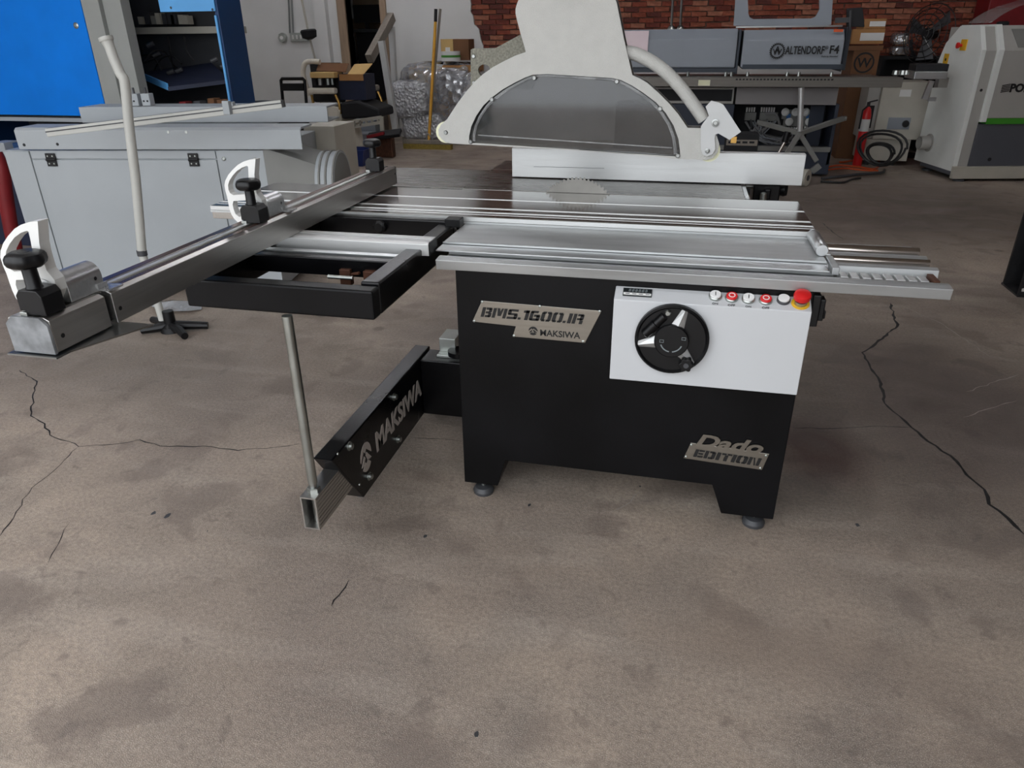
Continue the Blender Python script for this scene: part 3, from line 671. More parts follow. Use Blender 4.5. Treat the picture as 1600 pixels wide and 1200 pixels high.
# ------------------------------------------------------------------ swing arm
arm = thing('support_arm', 'black box-section swing arm with silver end bar and upright rod beside the saw cabinet', 'support arm', (-1.02, 2.1, 0))
AX0, AX1 = -1.056, -.99
tb = MB().prism([(1.745, .31), (2.69, .31), (2.69, .045), (1.93, .045)], AX0, AX1, 'yz').build('arm_tube', 'black_gloss', arm, smooth=False, bevel=.004)
# lettering on the side facing +x
ax = AX1
def ps(u, v): return PX(u, v, ax+.0012)
a = ps(587, 697); b = ps(655, 631)
dv = Vector((0, 1, 0))
yA = ps(590, 690).y; yB = ps(657, 612).y
zc = (ps(590, 690).z+ps(657, 640).z)/2
MB().text('MAKSIWA', Vector((ax, ps(588, 692).y, .145)), Vector((0, 1, 0)), ZA, width=ps(659, 612).y-ps(588, 692).y, height=.082, bold=.03, ext=.0012).build('arm_lettering', 'logo_grey', tb, smooth=False)
lc = ps(571, 702)
mountain_logo(MB(), Vector((ax, lc.y, .182)), .045, Vector((0, 1, 0)), ZA, .0012, .056).build('arm_badge', 'logo_grey', tb, smooth=False)
for u, v in ((546, 697), (616, 620), (577, 744), (622, 686)):
    p = ps(u, v); bo = MB().lathe([(.016, 0), (.016, .003), (.011, .004), (.011, .012), (.008, .014)], (ax, p.y, p.z), (1, 0, 0), n=14).build('bolt', 'zinc', tb)
for u, v in ((528, 709), (562, 757)):
    p = ps(u, v); MB().lathe([(.005, 0), (.004, .003)], (ax, p.y, p.z), (1, 0, 0), n=10).build('pin', 'zinc', tb)
bar = MB()
bx0, bx1, bz0, bz1, t = -1.05, -.998, .125, .242, .005
bar.plate([[(bx0, bz0), (bx1, bz0), (bx1, bz1), (bx0, bz1)], [(bx0+t, bz0+t), (bx1-t, bz0+t), (bx1-t, bz1-t), (bx0+t, bz1-t)]], 1.0, lambda a, b, k: Vector((a, 1.63+k*.5, b)))
for k in range(8): bar.box(bx1, bx1+.0012, 1.635, 2.1, bz0+.008+k*.0135, bz0+.0145+k*.0135)
bar.build('end_bar', 'alu_y', arm, smooth=False)
rx, ry = -1.024, 1.672
rod = MB().cyl((rx, ry, .27), (rx, ry, .815), .0145, n=20).build('support_rod', 'zinc', arm)
MB().cyl((rx, ry, .11), (rx, ry, .275), .0115, n=16).build('threaded_end', 'steel', arm)
MB().lathe([(.021, 0), (.021, .012), (.018, .014)], (rx, ry, .242), n=6).build('nut', 'zinc', arm, smooth=False)
MB().lathe([(.016, 0), (.016, .012)], (rx, ry, .112), n=6).build('nut', 'zinc', arm, smooth=False)
hg = MB().box(-.99, -.81, 2.56, 2.68, .05, .3).build('hinge_block', 'black_gloss', arm, smooth=False, bevel=.004)
MB().box(-.8, -.76, 2.55, 2.69, .03, .33).box(-.76, -.672, 2.58, 2.66, .05, .3).build('hinge_plate', 'black_paint', arm, smooth=False, bevel=.003)
MB().box(-.93, -.86, 2.64, 2.75, .3, .37).box(-.93, -.8, 2.6, 2.64, .3, .312).build('hinge_bracket', 'zinc', arm, smooth=False, bevel=.002)
MB().lathe([(.045, 0), (.045, .02), (.02, .021)], (-.84, 2.62, .312), n=24).build('hinge_cap', 'black_gloss', arm)
MB().lathe([(.025, -.07), (.03, -.06), (.03, 0)], (-.8, 2.6, .05), n=18).build('hinge_pin', 'black_gloss', arm)

# ------------------------------------------------------------------ outrigger table
out = thing('outrigger_frame', 'black steel crosscut outrigger frame fixed to the sliding carriage, propped on a rod', 'frame', (-1.05, 2.1, 0))
FX0, FX1, FY0, FY1, FZ0, FZ1 = -1.375, -.775, 1.69, 2.42, .812, .902
fr = MB().box(FX0+.03, FX1, FY0, FY0+.05, FZ0, FZ1-.008).build('front_bar', 'black_paint', out, smooth=False, bevel=.006)
MB().box(FX1-.055, FX1, FY0+.052, FY1, FZ0, FZ1).build('side_bar', 'black_gloss', out, smooth=False, bevel=.005)
MB().box(FX0+.03, FX0+.085, FY0+.052, FY1, FZ0, FZ1).build('side_bar', 'black_gloss', out, smooth=False, bevel=.005)
MB().box(FX0+.03, FX1, FY1+.001, FY1+.042, FZ0+.03, FZ1+.012).build('rear_bar', 'black_gloss', out, smooth=False, bevel=.006)
MB().box(FX0+.086, FX1-.056, 2.06, 2.11, FZ0+.01, FZ1-.02).build('cross_bar', 'black_paint', out, smooth=False, bevel=.004)
MB().box(FX0+.086, FX1-.056, 1.955, 1.99, FZ0+.03, FZ1-.006).build('cross_bar', 'black_gloss', out, smooth=False, bevel=.003)
MB().box(FX0+.086, FX1-.056, 2.012, 2.036, FZ0+.07, FZ1-.004).build('slot_rail', 'alu', out, smooth=False, bevel=.001)
MB().box(FX0+.086, FX1-.056, FY0+.05, 1.955, FZ0, FZ0+.006).build('bottom_sheet', 'black_paint', out, smooth=False)
ex = MB().prism([(2.085, .882), (2.085, .918), (2.092, .925), (2.118, .925), (2.118, .917), (2.13, .917), (2.13, .925), (2.16, .925), (2.16, .882)], -1.34, -.752, 'yz').build('support_profile', 'alu_white', out, smooth=False, bevel=.001)
MB().prism([(2.086, .884), (2.086, .917), (2.094, .924), (2.159, .924), (2.159, .884)], -.752, -.748, 'yz').build('profile_end_cap', 'black_plastic', ex, smooth=False)
kn = PY(598, 347, 2.44)
MB().lathe([(.022, 0), (.024, .006), (.024, .02), (.016, .026)], (kn.x, 2.42, kn.z-.01), (0, -1, 0), n=10).build('lock_knob', 'black_plastic', out)
for u, v in ((545, 429), (582, 432)):
    p = PZ(u, v, .85); MB().box(p.x-.025, p.x+.01, p.y-.012, p.y+.012, FZ0+.007, .868).bar((p.x, p.y, .85), (p.x+.04, p.y-.01, .86), .012, .008).build('clamp_cam', 'rust', out, smooth=False, bevel=.002)
p = PZ(527, 432, .86); MB().cyl((p.x-.03, p.y, .858), (p.x+.05, p.y, .858), .006, n=10).build('cam_bolt', 'zinc', out)
MB().box(-.80, -.745, 2.40, 2.45, .8975, .925).build('frame_hook', 'black_plastic', out, smooth=False, bevel=.002)

# ------------------------------------------------------------------ crosscut fence
fence = thing('crosscut_fence', 'long silver crosscut fence rail with two flip stops lying across the sliding table', 'fence', (-1.26, 2.1, .92))
FXa, FXb = -1.31, -1.21
def rail(y0, y1, name, x0=FXa, x1=FXb, z0=.926, z1=1.0):
    w = x1-x0
    prof = [(x0, z0), (x1, z0), (x1, z1-.006), (x1-.012, z1), (x1-.026, z1), (x1-.026, z1-.006), (x1-.04, z1-.006), (x1-.04, z1), (x0+.048, z1-.001), (x0+.048, z1-.014), (x0+.036, z1-.014), (x0+.036, z1), (x0+.012, z1), (x0, z1-.006)]
    return MB().prism(prof, y0, y1, 'xz').build(name, 'alu_y', fence, smooth=False, bevel=.0012)
r1 = rail(1.282, 3.0, 'fence_rail')
MB().box(FXb-.026, FXb-.013, 1.283, 2.995, .9995, 1.0008).build('scale_tape', 'tape', r1, smooth=False)
MB().box(FXa+.014, FXa+.034, 1.283, 2.995, .9995, 1.0008).build('scale_tape', 'tape', r1, smooth=False)
tm = MB()
for k in range(171): tm.box(FXb-.025, FXb-.025+(.008 if k % 5 == 0 else .004), 1.288+k*.01, 1.2888+k*.01, 1.0008, 1.0011)
tm.build('scale_marks', 'ink', r1, smooth=False)
MB().box(FXb-.056, FXb-.043, 1.283, 2.995, .9985, 1.0008).build('slot_edge', 'alu_white', r1, smooth=False)
r2 = rail(1.108, 1.262, 'extension_rail')
MB().box(FXa+.006, FXb-.006, 1.262, 1.2815, .935, .99).build('rail_joint', 'black_plastic', fence, smooth=False)
MB().prism([(FXa, .924), (FXb, .924), (FXb, .985), (FXb-.016, 1.001), (FXa+.016, 1.001), (FXa, .985)], 1.1, 1.1075, 'xz').build('rail_end_cap', 'end_cap', fence, smooth=False, bevel=.001)
MB().box(FXa-.012, FXb+.008, 1.092, 1.3, .918, .9215).add([(FXb+.008, 1.13, .918), (FXb+.075, 1.3, .918), (FXb+.008, 1.3, .918), (FXb+.008, 1.13, .9215), (FXb+.075, 1.3, .9215), (FXb+.008, 1.3, .9215)], [(0, 2, 1), (3, 4, 5), (0, 1, 4, 3), (1, 2, 5, 4), (2, 0, 3, 5)]).build('bottom_sheet', 'steel', fence, smooth=False)
for y, z in ((1.13, .955), (1.298, .955), (2.99, .97)): MB().lathe([(.005, 0), (.005, .0006)], (FXb, y, z), (1, 0, 0), n=12).build('bolt_hole', 'ink', fence)
MB().box(FXa, FXb, 3.0, 3.006, .926, .998).build('rail_end_cap', 'black_plastic', fence, smooth=False)

YS = 1.17
d6 = lambda u, v: (PY(u/4, 240+v/4, YS).x, PY(u/4, 240+v/4, YS).z)
arm_out = [d6(235, 422), d6(180, 428), d6(130, 445), d6(90, 470), d6(50, 515), d6(20, 560), d6(3, 610), d6(2, 650), d6(18, 700), d6(40, 750), d6(60, 810), d6(78, 860), d6(100, 905), d6(130, 945), d6(165, 975), d6(230, 985), d6(330, 940), d6(360, 860), d6(340, 790), d6(290, 730), d6(262, 640), d6(245, 560)]
hole1 = [d6(168, 482), d6(130, 495), d6(90, 525), d6(60, 565), d6(38, 610), d6(33, 650), d6(45, 695), d6(62, 720), d6(90, 738), d6(225, 730), d6(215, 690), d6(205, 620), d6(190, 540), d6(180, 490)]
hole2 = [d6(100, 790), d6(240, 786), d6(240, 900), d6(170, 930), d6(135, 905), d6(112, 860), d6(98, 820)]
def flip_stop(dy, full=True, dz=0):
    st = MB()
    yb = 1.112+dy
    xc = -1.247
    prof = [(yb, 1.006), (yb, 1.045), (yb+.012, 1.056), (yb+.04, 1.056), (yb+.052, 1.04), (yb+.052, 1.006)]
    blk = MB().prism([(xc-.03, 1.01), (xc-.03, 1.042), (xc-.02, 1.054), (xc+.022, 1.054), (xc+.031, 1.042), (xc+.031, 1.002), (xc-.015, 1.002), (xc-.015, 1.01)], yb, yb+.052, 'xz').build('stop_clamp', 'black_plastic', fence, smooth=False, bevel=.002)
    MB().box(xc-.029, xc-.012, yb-.004, yb+.05, 1.0, 1.0085).build('clamp_shoe', 'zinc', blk, smooth=False, bevel=.001)
    xs = xc-.003; ys = yb+.024
    MB().tube([(xs, ys, 1.054), (xs, ys, 1.058), (xs, ys, 1.1)], [.017, .0145, .0135], 18).build('knob_stem', 'black_plastic', blk)
    kb = MB(); nseg = 36
    for (rr, h, wv) in ((.016, 1.095, 0), (.028, 1.097, .001), (.0345, 1.102, .0015), (.037, 1.109, .002), (.0365, 1.117, .002), (.033, 1.123, .0015), (.025, 1.127, .0005), (.012, 1.1265, 0)):
        for k in range(nseg):
            t = 2*math.pi*k/nseg; q = rr+wv*math.cos(6*t); kb.v.append(Vector((xs+q*math.cos(t), ys+q*math.sin(t), h)))
    for i in range(7):
        for k in range(nseg): kb.f.append((i*nseg+k, i*nseg+(k+1) % nseg, (i+1)*nseg+(k+1) % nseg, (i+1)*nseg+k))
    kb.lathe([(.011, 1.1266), (.0105, 1.1272)], (xs, ys, 0), n=16); kb.f.append(tuple(range(nseg-1, -1, -1))); kb.f.append(tuple(7*nseg+k for k in range(nseg)))
    kb.build('clamp_knob', 'black_plastic', blk)
    if not full: return
    o2 = [(a, b) for a, b in arm_out]
    MB().plate([arm_out, hole1, hole2], .026, lambda a, b, k: Vector((a-.003*(dy > 0), YS+dy+k, b))).build('flip_arm', 'cast', blk, smooth=False, bevel=.0015)
    xa = -1.262
    cy = MB().prism([(xa-.029, 1.001), *arc(xa, 1.034, .029, 180, 0, 16), (xa+.029, 1.001)], YS+.027+dy, YS+.125+dy, 'xz').build('stop_body', 'alu', blk, bevel=.001)
    MB().lathe([(.024, 0), (.024, .002), (.012, .0025), (.012, .0015)], (xa, YS-.001+dy, 1.036), (0, -1, 0), n=24).build('pivot_cap', 'alu_white', blk)
    MB().lathe([(.005, 0), (.0045, .001)], (xa+.028, YS+.105+dy, 1.03), (1, 0, 0), n=12).build('pivot_screw', 'black_plastic', blk)
    MB().box(xa+.02, xa+.056, YS+.105+dy, YS+.15+dy, 1.0015, 1.006).box(xa+.028, xa+.034, YS+.1+dy, YS+.13+dy, 1.006, 1.018).build('cursor_lens', 'lens', blk, smooth=False, bevel=.001)
flip_stop(0); flip_stop(.805); flip_stop(1.73, False)

# ------------------------------------------------------------------ grey cabinet machine, left
GO = PZ(45, 235, .9); GL = Loc((GO.x, GO.y, 0), R(9.4)); RZ = R(9.4)
gm = thing('grey_machine_cabinet', 'light grey steel machine cabinet with black hinges and round duct outlet, behind the fence', 'machine', GL.o, RZ)
x5, x45, x340, x412 = GL.px(5, 235, 0).x, 0.0, GL.px(339, 250, 0).x, GL.px(411, 235, 0).x
MB().box(x5, x412, .012, 1.0, .05, .9).build('cabinet_body', 'mach_grey', gm, smooth=False, bevel=.004, local=True)
zh = GL.px(200, 249, 0).z
MB().box(x5, x45-.005, 0, .012, .06, .895).build('side_panel', 'mach_grey', gm, smooth=False, local=True, bevel=.002)
MB().box(x45+.005, x340-.004, 0, .012, zh+.004, .898).build('top_rail', 'mach_grey', gm, smooth=False, local=True, bevel=.002)
dr = MB().box(x45+.005, x340-.004, -.002, .012, .06, zh-.004).build('hinged_door', 'mach_grey', gm, smooth=False, local=True, bevel=.002)
MB().box(x340+.004, x412, -.004, .012, .06, .9).build('end_panel', 'mach_grey', gm, smooth=False, local=True, bevel=.002)
for u in (81, 303):
    p = GL.px(u, 249.5, -.002)
    hgm = MB().box(p.x-.03, p.x+.03, -.012, -.0025, p.z-.038, p.z+.038).cyl((p.x-.03, -.012, p.z), (p.x+.03, -.012, p.z), .008, n=10).build('hinge', 'black_plastic', gm, local=True, bevel=.002)
    for sx, sz in ((-.015, .022), (.015, .022), (-.015, -.022), (.015, -.022)): MB().lathe([(.005, 0), (.004, .002)], (p.x+sx, -.012, p.z+sz), (0, -1, 0), n=10).build('screw', 'zinc', hgm, local=True)
for u, v in ((350, 248), (399, 249)):
    p = GL.px(u, v, -.004); MB().lathe([(.012, 0), (.012, .006), (.007, .009)], (p.x, -.004, p.z), (0, -1, 0), n=10).build('screw', 'zinc', gm, local=True)
# duct on the right-hand end
yc, zc_ = .22, .665
ring0 = [(x412, yc+.3*a, zc_+.22*b) for a, b in ((-.6, -1), (.9, -1), (.9, 1), (-.6, 1))]
mb = MB(); n = 32; a_, b_ = [], []
for k in range(n):
    t = 2*math.pi*k/n; c_, s_ = math.cos(t), math.sin(t); m_ = max(abs(c_), abs(s_))
    a_.append(Vector((x412, yc+.02+.27*c_/m_*.9, zc_+.02+.23*s_/m_))); b_.append(Vector((x412+.28, yc+.0+.2*c_, zc_+.0+.2*s_)))
mb.add(a_+b_, [(k, (k+1) % n, n+(k+1) % n, n+k) for k in range(n)]); mb.build('duct_transition', 'mach_grey_dark', gm, local=True)
MB().lathe([(.2, 0), (.2, .12), (.19, .12), (.185, .02)], (x412+.28, yc, zc_), (1, 0, 0), n=36).build('duct_collar', 'mach_grey', gm, local=True)
for k in (.03, .07, .115): MB().lathe([(.2005, 0), (.207, .004), (.207, .012), (.2005, .016)], (x412+.28+k-.012, yc, zc_), (1, 0, 0), n=36).build('duct_bead', 'mach_grey_dark', gm, local=True)
MB().lathe([(.184, 0), (.184, .01)], (x412+.305, yc, zc_), (1, 0, 0), n=36).build('duct_interior', 'near_black', gm, local=True)  # near-black disc paints in the shade inside the collar
# beams stored on top of it
def chan(name, label, p0, p1, w, h, m='mach_grey', t=.012, grp=None):
    """C-channel, open to the back"""
    p0, p1 = Vector(p0), Vector(p1); d = (p1-p0).normalized(); sd = Vector((-d.y, d.x, 0)).normalized(); L = (p1-p0).length
    ob = MB(); prof = [(0, 0), (w, 0), (w, t), (t, t), (t, h-t), (w, h-t), (w, h), (0, h)]
    vs = [p+sd*a+ZA*b for p in (p0, p1) for a, b in prof]; n = 8
    ob.add(vs, [tuple(range(n)), tuple(reversed(range(n, 2*n)))]+[(i, n+i, n+(i+1) % n, (i+1) % n) for i in range(n)])
    o = ob.build(name, m, None, smooth=False, bevel=.003); return tag(o, label, 'beam', grp)
a = GL.o; G = lambda x, y, z: GL.o+GL.m @ Vector((x, y, z))
c1 = thing('steel_channel', 'grey steel channel beam with bolt holes lying on the grey cabinet edge', 'beam', G(0, 0, .908), R(9.4))
cx0, cx1 = GL.px(26, 220, -.02).x, GL.px(470, 212, -.02).x
MB().prism([(-.02, .902), (-.02, 1.01), (.0, 1.025), (.2, 1.025), (.2, 1.013), (0, 1.013), (-.008, 1.005), (-.008, .902)], cx0-GL.px(45, 235, 0).x, cx1, 'yz').build('channel_web', 'mach_grey', c1, smooth=False, local=True, bevel=.002).location = (0, 0, -.902)
for u, v in ((38, 228), (90, 227), (110, 207), (262, 204), (290, 203)):
    p = GL.px(u, v, -.021); MB().lathe([(.009, 0), (.008, .001)], (p.x, -.0205, min(p.z, 1.0)), (0, -1, 0), n=12).build('bolt_hole', 'ink' if u < 100 else 'zinc', c1, local=True).location = (0, 0, -.902)
zq = GL.px(500, 191, .42).z
c2 = chan('steel_channel', 'wide grey channel with open end resting on a spacer behind the front beam', G(GL.px(128, 190, .42).x, .42, zq), G(GL.px(513, 190, .42).x, .42, zq), .25, GL.px(500, 166, .42).z-zq)
c2b = chan('steel_channel', 'low grey spacer channel under the wide channel on the cabinet', G(.3, .45, .903), G(1.38, .45, .903), .18, zq-.904)
pa, pb = GL.o+GL.m @ GL.pz(75, 207, 1.05), GL.o+GL.m @ GL.pz(441, 162, zq+.16)
ra = thing('slotted_rail', 'white slotted extrusion lying diagonally over the grey beams', 'rail', pa, 0)
MB().bar(pa, pb, .05, .042).build('rail_profile', 'pole_white', ra, smooth=False, bevel=.003)
dd = (pb-pa).normalized(); sd = Vector((dd.y, -dd.x, 0)).normalized()
MB().bar(pa+sd*.025+ZA*.005, pb+sd*.025+ZA*.005, .004, .006).bar(pa+ZA*.021, pb+ZA*.021, .008, .003).build('rail_slot', 'dark_grey', ra, smooth=False)
pc = pa.lerp(pb, .78); MB().bar(pc-dd*.02+ZA*.03, pc+dd*.02+ZA*.03, .06, .02).box(pc.x-.02, pc.x+.02, pc.y-.05, pc.y-.02, pc.z-.02, pc.z+.05).build('rail_clamp', 'mach_grey', ra, smooth=False, bevel=.003)
MB().bar(pb-dd*.002, pb+dd*.012, .045, .036).build('rail_end', 'black_plastic', ra, smooth=False)
zk = zq+GL.px(500, 166, .42).z-zq
for k, (u, lb) in enumerate(((219, 'small grey clamp block standing right next to the white pole'), (237, 'small grey clamp block with two holes, second from the white pole'))):
    q_ = GL.px(u, 184, .5)
    bk = thing('clamp_block', lb, 'clamp', G(q_.x, .5, zk+.001), R(9.4), 'clamp blocks on the beams')
    MB().box(-.028, .028, -.03, .03, 0, .075).build('block', 'mach_grey', bk, smooth=False, local=True, bevel=.004)
    MB().cyl((0, -.01, .075), (0, -.01, .11), .007, n=10).build('set_screw', 'dark_grey', bk, local=True)
    for dx in ((0,) if k == 0 else (-.012, .012)): MB().lathe([(.006, 0), (.006, .002)], (dx, -.0305, .03), (0, -1, 0), n=10).build('hole', 'ink', bk, local=True)
bb = MB().box(-.12, .12, 0, .35, 0, .93).build('pedestal_box', 'mach_beige', None, smooth=False, bevel=.004)
bb.location = PZ(478, 330, 0); bb.location = (-2.58, 5.0, 0); tag(bb, 'beige steel pedestal box standing behind the duct outlet', 'box')

# pole on a black foot
pole = thing('pole_stand', 'tall grey-white pole with flared bent top on a black cast foot', 'pole', (PZ(268, 522, 0).x, 3.3, 0))
pc = [PY(u, v, 3.3) for u, v in ((254, 500), (248, 480), (222, 395), (213, 290), (207, 240), (201, 190), (195, 130), (188, 115), (178, 92), (172, 75), (165.5, 60))]
MB().tube(smoothpts(pc[:3], 4), .021, 16).build('lower_tube', 'pole_white', pole)
MB().tube(smoothpts(pc[2:], 5), [.024]*36+[.024, .026, .028, .03, .031], 16).build('upper_tube', 'pole_white', pole)
MB().lathe([(.0265, 0), (.0265, .03)], pc[2]-ZA*.015, n=16).build('tube_collar', 'dark_grey', pole)
MB().lathe([(.0315, -.012), (.034, -.006), (.034, .006), (.026, .008), (.022, -.02)], pc[-1], (pc[-1]-pc[-2]), n=18).build('flared_mouth', 'pole_white', pole)
b0 = PZ(268, 522, 0)
mb = MB().lathe([(.06, 0), (.055, .03), (.032, .05), (.03, .12)], (b0.x-.03, 3.3, .0), n=20)
mb.build('foot_socket', 'black_plastic', pole)
for u, v in ((222, 522), (326, 514), (290, 531), (240, 505)):
    q = PZ(u, v, 0); MB().tube([Vector((b0.x-.03, 3.3, .035)), Vector(((q.x+b0.x)/2, (q.y+3.3)/2, .03)), Vector((q.x, q.y, .022))], [.028, .024, .02], 10).build('foot_leg', 'black_plastic', pole)
fp = MB(); q = PZ(275, 482, 0)
for k in range(9):
    fp.v.append(Vector((q.x+.18*math.cos(k*.7), q.y+.1*math.sin(k*.7), .004+random.uniform(0, .03))))
fp.v.append(Vector((q.x, q.y, .05))); fp.f += [(k, (k+1) % 9, 9) for k in range(9)]
tag(fp.build('plastic_film', 'film', None, smooth=False), 'crumpled clear plastic film on the floor beside the pole foot', 'plastic film')

# ------------------------------------------------------------------ blue machine
YB = 5.2
blu = thing('blue_machine', 'tall blue and grey machine cabinet with open dark bay of wiring', 'machine', (PY(200, 172, YB).x, YB, 0))
xa, xb = PY(0, 100, YB).x-1.0, PY(149, 86, YB).x
zb0 = PY(80, 184, YB).z
ZB1 = 2.9
bpn = MB().box(xa, xb-.006, YB-.02, YB, zb0+.02, ZB1).build('blue_panel', 'blue', blu, smooth=False, bevel=.003)
p = PY(119, 40, YB-.02); MB().lathe([(.022, 0), (.022, .004), (.012, .009), (.012, .006)], (p.x, YB-.02, p.z), (0, -1, 0), n=18).build('panel_screw', 'zinc', bpn)
xg = PY(184, 0, YB).x; xg2 = PY(203, 86, YB).x
MB().box(xb, xb+.15, YB-.02, YB+.12, .03, ZB1).build('corner_post', 'post_grey', blu, smooth=False, bevel=.003)
MB().box(xb+.15, xg2, YB+.02, YB+.12, .03, ZB1).build('inner_post', 'post_grey', blu, smooth=False, bevel=.003)
xr0, xr1 = PY(356, 95, YB).x, PY(386, 80, YB).x
ybk = PX(387, 80, xr0).y
MB().box(xr0-.03, xr0, YB-.018, ybk, .03, ZB1).build('blue_side_wall', 'blue_dark', blu, smooth=False, bevel=.003)  # the shade on this side is put into the darker blue
MB().box(xr0-.03, xr0-.014, YB-.032, YB-.02, zb0, PY(345, 24, YB).z).build('post_lip', 'blue_light', blu, smooth=False)
pt = MB().box(PY(253, 10, YB).x, PY(339, 10, YB).x, YB-.03, YB-.02, PY(300, 18, YB-.03).z, ZB1).build('hinged_flap', 'blue_light', blu, smooth=False, bevel=.002)
for u, v in ((267, 12), (332, 15)):
    p = PY(u, v, YB-.03); MB().lathe([(.009, 0), (.006, .004)], (p.x, YB-.03, p.z), (0, -1, 0), n=10).build('flap_rivet', 'dark_grey', pt)
xbk = PY(383, 80, YB+1.1).x
MB().box(xa, xbk, YB+1.1, YB+1.14, .03, ZB1).build('back_sheet', 'dark_grey', blu, smooth=False)
MB().box(xa-.04, xa, YB+.001, YB+1.14, .03, ZB1).build('end_wall', 'blue_dark', blu, smooth=False)  # unseen end, added to keep light out of the bay
MB().box(xa, xr0, YB-.0, YB+1.14, ZB1, ZB1+.04).build('top_sheet', 'blue_dark', blu, smooth=False)
MB().box(xa, xb, YB+.001, YB+1.14, zb0-.03, zb0+.0).build('bottom_sheet', 'mach_grey', blu, smooth=False)
MB().box(xg2, xr0-.015, YB+.3, YB+1.1, .03, PY(280, 165, YB+.3).z-.05).build('lower_bay', 'near_black', blu, smooth=False)
YI = YB+.85
MB().box(PY(195, 50, YI).x, PY(349, 50, YI).x+.1, YI, YI+.2, PY(270, 53, YI).z, PY(270, 42, YI).z).build('cable_tray', 'mach_beige', blu, smooth=False, bevel=.003)
p0, p1, p2 = PY(211, 114, YB+.75), PY(262, 136, YB+.25), PY(358, 124, YB+.5)
MB().add([p0, p1, p2, PY(330, 98, YB+1.0), p0-ZA*.03, p1-ZA*.03, p2-ZA*.03, PY(330, 98, YB+1.0)-ZA*.03], [(0, 1, 2, 3), (7, 6, 5, 4), (0, 4, 5, 1), (1, 5, 6, 2), (2, 6, 7, 3), (3, 7, 4, 0)]).build('wiring_shelf', 'navy', blu, smooth=False)
MB().bar(p0+ZA*.002, p1+ZA*.002, .012, .05).build('shelf_edge', 'blue_light', blu, smooth=False)
for k in range(9):
    u = 215+k*9+random.uniform(-3, 3); v = random.uniform(18, 26)
    MB().pbox(u, v, u+random.uniform(4, 8), 38, YI+.1, .08).build('terminal_block', random.choice(('mach_grey_dark', 'dark_grey', 'mach_beige')), blu, smooth=False)
for pts in (((215, 60), (222, 85), (216, 100), (240, 92), (255, 85)), ((225, 95), (240, 80), (258, 82), (270, 100), (280, 110)), ((215, 88), (232, 86), (246, 98), (252, 110)), ((262, 58), (266, 80), (270, 105)), ((288, 58), (292, 80), (303, 95)), ((240, 112), (252, 92), (268, 88), (284, 100))):
    MB().tube(smoothpts([PY(u, v, YI-.1+random.uniform(-.15, .15)) for u, v in pts], 5), .007, 6).build('cable', 'rubber', blu)
for u, v in ((230, 72), (240, 88), (262, 115), (275, 112), (345, 105), (330, 96)):
    q = PY(u, v, YI-.2); MB().cyl(q, q+Vector((.05, .02, .02)), .018, n=10).build('plug', 'dark_grey', blu)
for u, v, m_ in ((330, 156, 'cardboard_dark'), (345, 158, 'cardboard_dark'), (286, 161, 'red_dark'), (308, 160, 'dark_grey')):
    q = PY(u, v, YB+.32); MB().box(q.x-.03, q.x+.03, YB+.31, YB+.4, PY(280, 165, YB+.3).z-.05, q.z+.01).build('bay_part', m_, blu, smooth=False, bevel=.004)
# clutter at the far left behind the cabinet
hs = thing('red_hose', 'faded red hose hanging beside the grey cabinet at the picture edge', 'hose', (PY(8, 330, 4.4).x, 4.4, 0))
MB().tube(smoothpts([PY(u, v, 4.3) for u, v in ((-8, 240), (2, 262), (8, 300), (15, 345), (22, 380), (28, 415))], 5), .05, 12).build('hose_body', 'red_dark', hs)
ck = thing('tool_rack', 'navy tool rack partly hidden behind the grey cabinet, holding small parts', 'rack', (-5.3, 4.9, 0))
MB().box(-5.75, -4.72, 4.72, 4.9, 0, .66).build('rack_body', 'navy', ck, smooth=False, bevel=.005)
for k in range(4): MB().box(-5.6+k*.2, -5.48+k*.2, 4.73, 4.87, .661, .80).build('parts_bin', random.choice(('mach_grey', 'dark_grey', 'blue_dark')), ck, smooth=False, bevel=.004)

# ------------------------------------------------------------------ far left wall: conduit, doorway, office
YWf = WB
cdn = thing('wall_outlet', 'pair of grey electrical boxes with conduits on the white wall', 'outlet', PY(452, 60, YWf))
for u in (453, 458): MB().tube([PY(u, 52, YWf-.03), PY(u-3, -20, YWf-.03), PY(u-3, -20, YWf-.03)+ZA*1.6], .014, 8).build('conduit', 'steel', cdn)
q = PY(443, 59, YWf); MB().lathe([(.075, 0), (.075, .05), (.065, .06)], (q.x, YWf, q.z), (0, -1, 0), n=8).build('octagon_box', 'zinc', cdn, smooth=False)
MB().lathe([(.03, 0), (.028, .01)], (q.x, YWf-.06, q.z), (0, -1, 0), n=14).build('socket_face', 'paper_white', cdn)
MB().pbox(453, 51, 479, 65, YWf-.06, .06).build('switch_box', 'zinc', cdn, smooth=False, bevel=.006)
for k in range(3): q = PY(458+k*6, 58, YWf-.06); MB().box(q.x-.012, q.x+.012, YWf-.068, YWf-.06, q.z-.03, q.z+.03).build('switch_toggle', 'paper_white', cdn, smooth=False)
